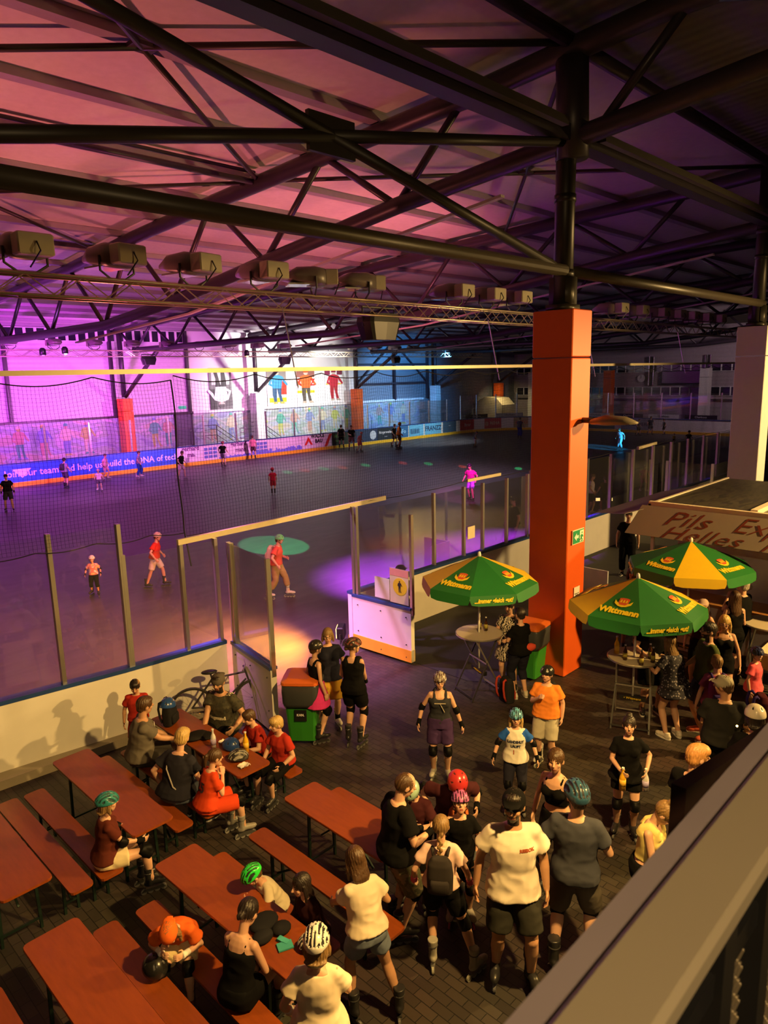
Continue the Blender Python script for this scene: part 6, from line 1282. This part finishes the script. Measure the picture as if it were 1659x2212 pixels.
sk('s5', 'skater in black top and pale shorts under the thick net rope', (393, 1037), (382, 973), 60, K1, (.6, .4, .5), None, sk_=SKG, feet2=[(-.3, .1, 0, 0), (.3, -.1, 0, 0)], lean=14)
sk('s6', 'skater in black t-shirt and cap before the first gerhard mann advert', (483, 1009), (480, 952), 150, K1, (.3, .25, .35), (.3, .05, .08))
sk('s7', 'pink lit skater standing at the boards left of the long skyline advert', (548, 993), (546, 940), 170, (.8, .25, .35), (.15, .06, .08), None, lean=0, arms=('hang', 'hang'))
sk('s9', 'skater in black t-shirt and shorts by the dark green advert, left of a pair', (738, 969), (738, 917), 175, K1, K1, None, lean=0, arms=('hang', 'hang'))
sk('s10', 'skater in black t-shirt by the dark green advert, middle of three', (760, 974), (758, 918), 0, K1, (.2, .1, .1), None, lean=0, arms=('hang', 'front'))
sk('s11', 'skater in coral red clothes bending forward beside two in black', (777, 978), (774, 931), 60, (.8, .2, .15), (.7, .12, .12), (.8, .2, .15), lean=20)
sk('s12', 'skater in orange shirt and orange helmet before the dark adverts', (862, 971), (857, 911), 100, (.8, .3, .03), (.15, .08, .03), (.8, .3, .03))
sk('s12b', 'skater in black shirt just left of the orange clad skater', (852, 966), (853, 915), 60, K1, (.1, .05, .03), None)
sk('s13', 'child skater in grey jacket and white shorts far out on the dark rink', (1026, 968), (1022, 931), 100, (.15, .13, .16), (.7, .7, .68), (.1, .1, .12), lean=16)
sk('s14', 'skater in dark blue jeans far left of the orange pillar', (1122, 949), (1123, 901), 150, (.08, .08, .14), (.03, .04, .3), None, bl=1.8)
sk('s15', 'skater in white cap and yellow vest right beside the orange pillar', (1156, 957), (1157, 918), -60, (.5, .6, .1), (.1, .14, .2), (.7, .8, .85))
for i, (x, y0, y1, d, tc, bc, l) in enumerate([(1378, 905, 943, 60, (.12, .09, .1), (.06, .05, .06), 'leftmost of the distant trio'), (1404, 899, 941, 30, (.03, .03, .05), (.08, .07, .08), 'middle of the distant trio'), (1434, 904, 942, -60, (.3, .25, .25), (.05, .03, .03), 'rightmost of the distant trio'), (1546, 911, 934, 0, (.06, .05, .06), K1, 'at the far boards near the white pillar')]):
    sk('t%d' % i, 'dim distant skater by the end boards, '+l, (x, y1), (x, y0), d, tc, bc, None, 3)
sk('t5', 'distant small child in yellow helmet near the end boards', (1455, 962), (1456, 936), 20, (.5, .4, .05), K1, (.3, .3, .3), 3)
sk('t6', 'distant dark skater with large dark hair right of the yellow helmet child', (1486, 972), (1484, 929), 20, (.03, .02, .02), (.2, .35, .4), (.03, .02, .02), 3)
sk('b1', "pink lit person standing in the players' box beyond the orange pillar", (1390, 1060), (1384, 1003), 30, (.8, .1, .4), (.7, .15, .4), None, 2, SHW)
sk('b2', 'person in pale top behind the glass just right of the orange pillar', (1274, 1110), (1273, 1022), 90, (.75, .6, .75), (.05, .04, .05), None, 2, SHW)
sk('b3', 'dark haired person behind the glass right of the orange pillar', (1306, 1105), (1303, 1027), 200, (.06, .04, .05), (.05, .04, .05), None, 2, SHW)
# ---- things held, worn or lying on tables
def loosehelmet(p, kind, c1, c2, lab, rz=0, rx=0, grp='helmets lying about'):
    t = link('helmet', helmet_mesh(kind, c1, c2, 1.0), None, V(p)+V((0, 0, .03))); t.rotation_euler = (rx, 0, rz); return tag(t, lab, 'helmet', grp)
loosehelmet((4.62, 7.42, .765), 'dome', (.02, .06, .22), (.01, .01, .02), 'blue helmet lying on the family table beside the yellow bottle', .5)
loosehelmet((4.52, 7.12, .765), 'bike', (.03, .03, .03), (.25, .24, .22), 'black helmet with grey vents at the near end of the family table', 1.2)
loosehelmet((4.40, 8.62, 1.02), 'dome', (.02, .07, .25), (.01, .01, .02), 'blue helmet perched on the black bag by the boards', 2)
loosehelmet((3.22, 4.12, .765), 'bike', (.6, .58, .55), (.012, .012, .012), 'black and white streaked helmet on the table by the denim shorts girl', 1.0)
loosehelmet((2.3, 5.14, .52), 'dome', (.015, .014, .014), (.05, .05, .05), 'round black helmet on the bench beside the child in the orange cap', 0)
def pack(p, yaw, s, c, label, parent=None, c2=None, rot=None):
    yk = 1 if rot else .35
    t = thing('backpack', label, 'backpack', p, yaw, None)
    if rot: t.rotation_euler = rot
    q = MB(); q.loft([((0, 0, z), (1, 0, 0), (0, 1, 0), rx, ry) for z, rx, ry in ((-.2, .11, .06), (-.18, .135, .085), (0, .14, .09), (.13, .125, .075), (.2, .08, .045))], 20, 0, 3.2)
    a = link('bag_body', remesh(q, .012, 3), t); a.scale = (s,)*3; a.data.materials.append(cloth('pack_%.2f_%.2f' % c[:2], c)); a.data.polygons.foreach_set('use_smooth', [True]*len(a.data.polygons))
    q = MB(); q.loft([((0, -.085, z), (1, 0, 0), (0, 1, 0), rx, ry) for z, rx, ry in ((-.16, .08, .02), (-.14, .1, .035), (-.04, .1, .035), (-.01, .085, .02))], 16, 0, 3.2)
    a = q.build('front_pocket', cloth('pack2_%.2f' % (c2 or c)[0], c2 or c), t, True); a.scale = (s,)*3
    q = MB()
    for sx in (-1, 1): q.path([(sx*.07, .06, .17), (sx*.085, .07+.03*yk, .19+.03*yk), (sx*.09, .08+.10*yk, .17+.03*yk), (sx*.10, .08+.14*yk, .08), (sx*.10, .08+.09*yk, -.06), (sx*.10, .08, -.14)], .017, 8)
    a = q.build('shoulder_strap', cloth('pack2_%.2f' % (c2 or c)[0], c2 or c), t, True); a.scale = (s,)*3; return t
def wear(key, c, label, c2=None, s=1.0):
    i = PP[key]; p = i['tp'](0, -.205, .27); M = i['RTw']; pack(p, 0, i['s']*s, c, label, rot=M.to_euler(), c2=c2)
wear('braid', (.035, .03, .03), 'black backpack on the back of the girl with the braid')
wear('orangeboy', (.02, .02, .022), 'black backpack worn by the boy in the orange t-shirt')
wear('packkid', (.22, .04, .18), 'pink and purple backpack worn by the fair haired person', (.06, .04, .2), 1.15)
wear('asian', (.4, .1, .03), 'orange strapped backpack worn by the girl in the purple pink helmet', (.5, .13, .04))
wear('tank', (.03, .035, .045), 'dark backpack worn by the woman in the grey tank top')
wear('s21', (.6, .5, .35), 'cream backpack on the skater in the green helmet')
wear('s2', (.04, .04, .06), 'dark backpack on the second skater from the left edge')
pack((9.42, 6.42, .21), 1.2, 1.1, (.02, .018, .018), 'black and red backpack on the floor beside the woman in the patterned dress', c2=(.45, .05, .03))
pack((4.42, 8.62, .975-.03-.0), .6, .9, (.015, .015, .017), 'black sports bag on the far end of the family table')
pack((9.6, 2.55, 1.05), .6, 1.1, (.06, .01, .015), 'dark maroon backpack at the right edge above the white helmet')
o = MB().ell((4.45, 8.0, .80), (.17, .12, .04)).ell((4.55, 7.92, .79), (.1, .12, .035)).build('dark_jacket', cloth('dark_jacket', (.015, .014, .014)), None, True); tag(o, 'crumpled black jacket lying on the family table', 'jacket')
bottle((4.47, 7.6, .763), 'clear', 'clear water bottle with white cap on the family table', 'bottles on the family table', .26); bottle((4.70, 7.2, .763), 'yellow', 'yellow drinking bottle on the family table by the helmets', 'bottles on the family table', .27)
def paper(p, s, lab):
    q = MB(); n = 7; vs = [V((p[0]+(i/6-.5)*s, p[1]+(j/6-.5)*s*.8, p[2]+.02+.03*noise.noise(V((i*.9, j*.9, p[0]))))) for i in range(n) for j in range(n)]; k = len(vs)
    q.add(vs+[v-V((0, 0, .003)) for v in vs], [(i*n+j, i*n+n+j, i*n+n+j+1, i*n+j+1) for i in range(6) for j in range(6)]+[(k+i*n+j+1, k+i*n+n+j+1, k+i*n+n+j, k+i*n+j) for i in range(6) for j in range(6)]); tag(q.build('napkin', mat('tissue_white', (.8, .76, .68), .8), None, True), lab, 'napkin', 'crumpled napkins')
paper((4.47, 6.92, .765), .13, 'white crumpled napkin at the near end of the family table'); paper((4.62, 7.62, .765), .09, 'small white paper behind the bottles on the family table')
q = MB().ell((3.08, 4.62, .80), (.14, .11, .05)).ell((2.98, 4.5, .79), (.1, .08, .04)).ell((3.15, 4.46, .79), (.09, .08, .04)); tag(q.build('protective_pads', cloth('pads_black', (.015, .015, .018)), None, True), 'heap of black skating pads on the table behind the dark haired woman', 'pads')
q = MB().beam((3.0, 4.32, .772), (3.12, 4.27, .772), .09, .014).beam((3.07, 4.4, .78), (3.1, 4.3, .772), .05, .02); tag(q.build('teal_strap', cloth('teal', (.06, .35, .33))), 'teal strap hanging from the pads on the table', 'strap')
for i, (kd, l) in enumerate((('clear', "clear bottle in the right hand of the woman in the black dress"), ('yellow', "yellow bottle in the left hand of the woman in the black dress"))):
    p = PP['bottles']['hand'][i]; bottle(p+V((0, 0, -.20)), kd, l, 'bottles held by the woman in black', .27)
o = MB().box(PP['yellow']['hand'][0]+V((0, 0, .02)), (.08, .16, .012), Matrix.Rotation(.5, 3, 'X')).build('phone', M_BLACK); tag(o, 'black phone held by the blond woman in the yellow top', 'phone')
o = MB().box(PP['no25']['hand'][0]+V((0, 0, .03)), (.06, .06, .05), None, 0, .015).build('bread_roll', mat('bread', (.55, .3, .1), .7)); tag(o, 'small bread roll held by the girl with number 25', 'food')

t = thing('light_string', 'short string of three small glowing bulbs beside the white helmet', 'lights', (8.3, 2.4, 1.3))
P_ = [(-.08, -.05, .0), (.1, .07, .02), (.09, -.09, .01)]; MB().path([(-.25, -.02, -.08), P_[0], P_[2], P_[1]], .004, 5).build('cable', M_BLACK, t)
for p_ in P_: MB().ell(p_, (.014, .014, .014)).build('bulb', mat('bulb_glow', (1, .6, .15), .3, emit=9), t, True)

bpy.data.scenes.remove(TMP)
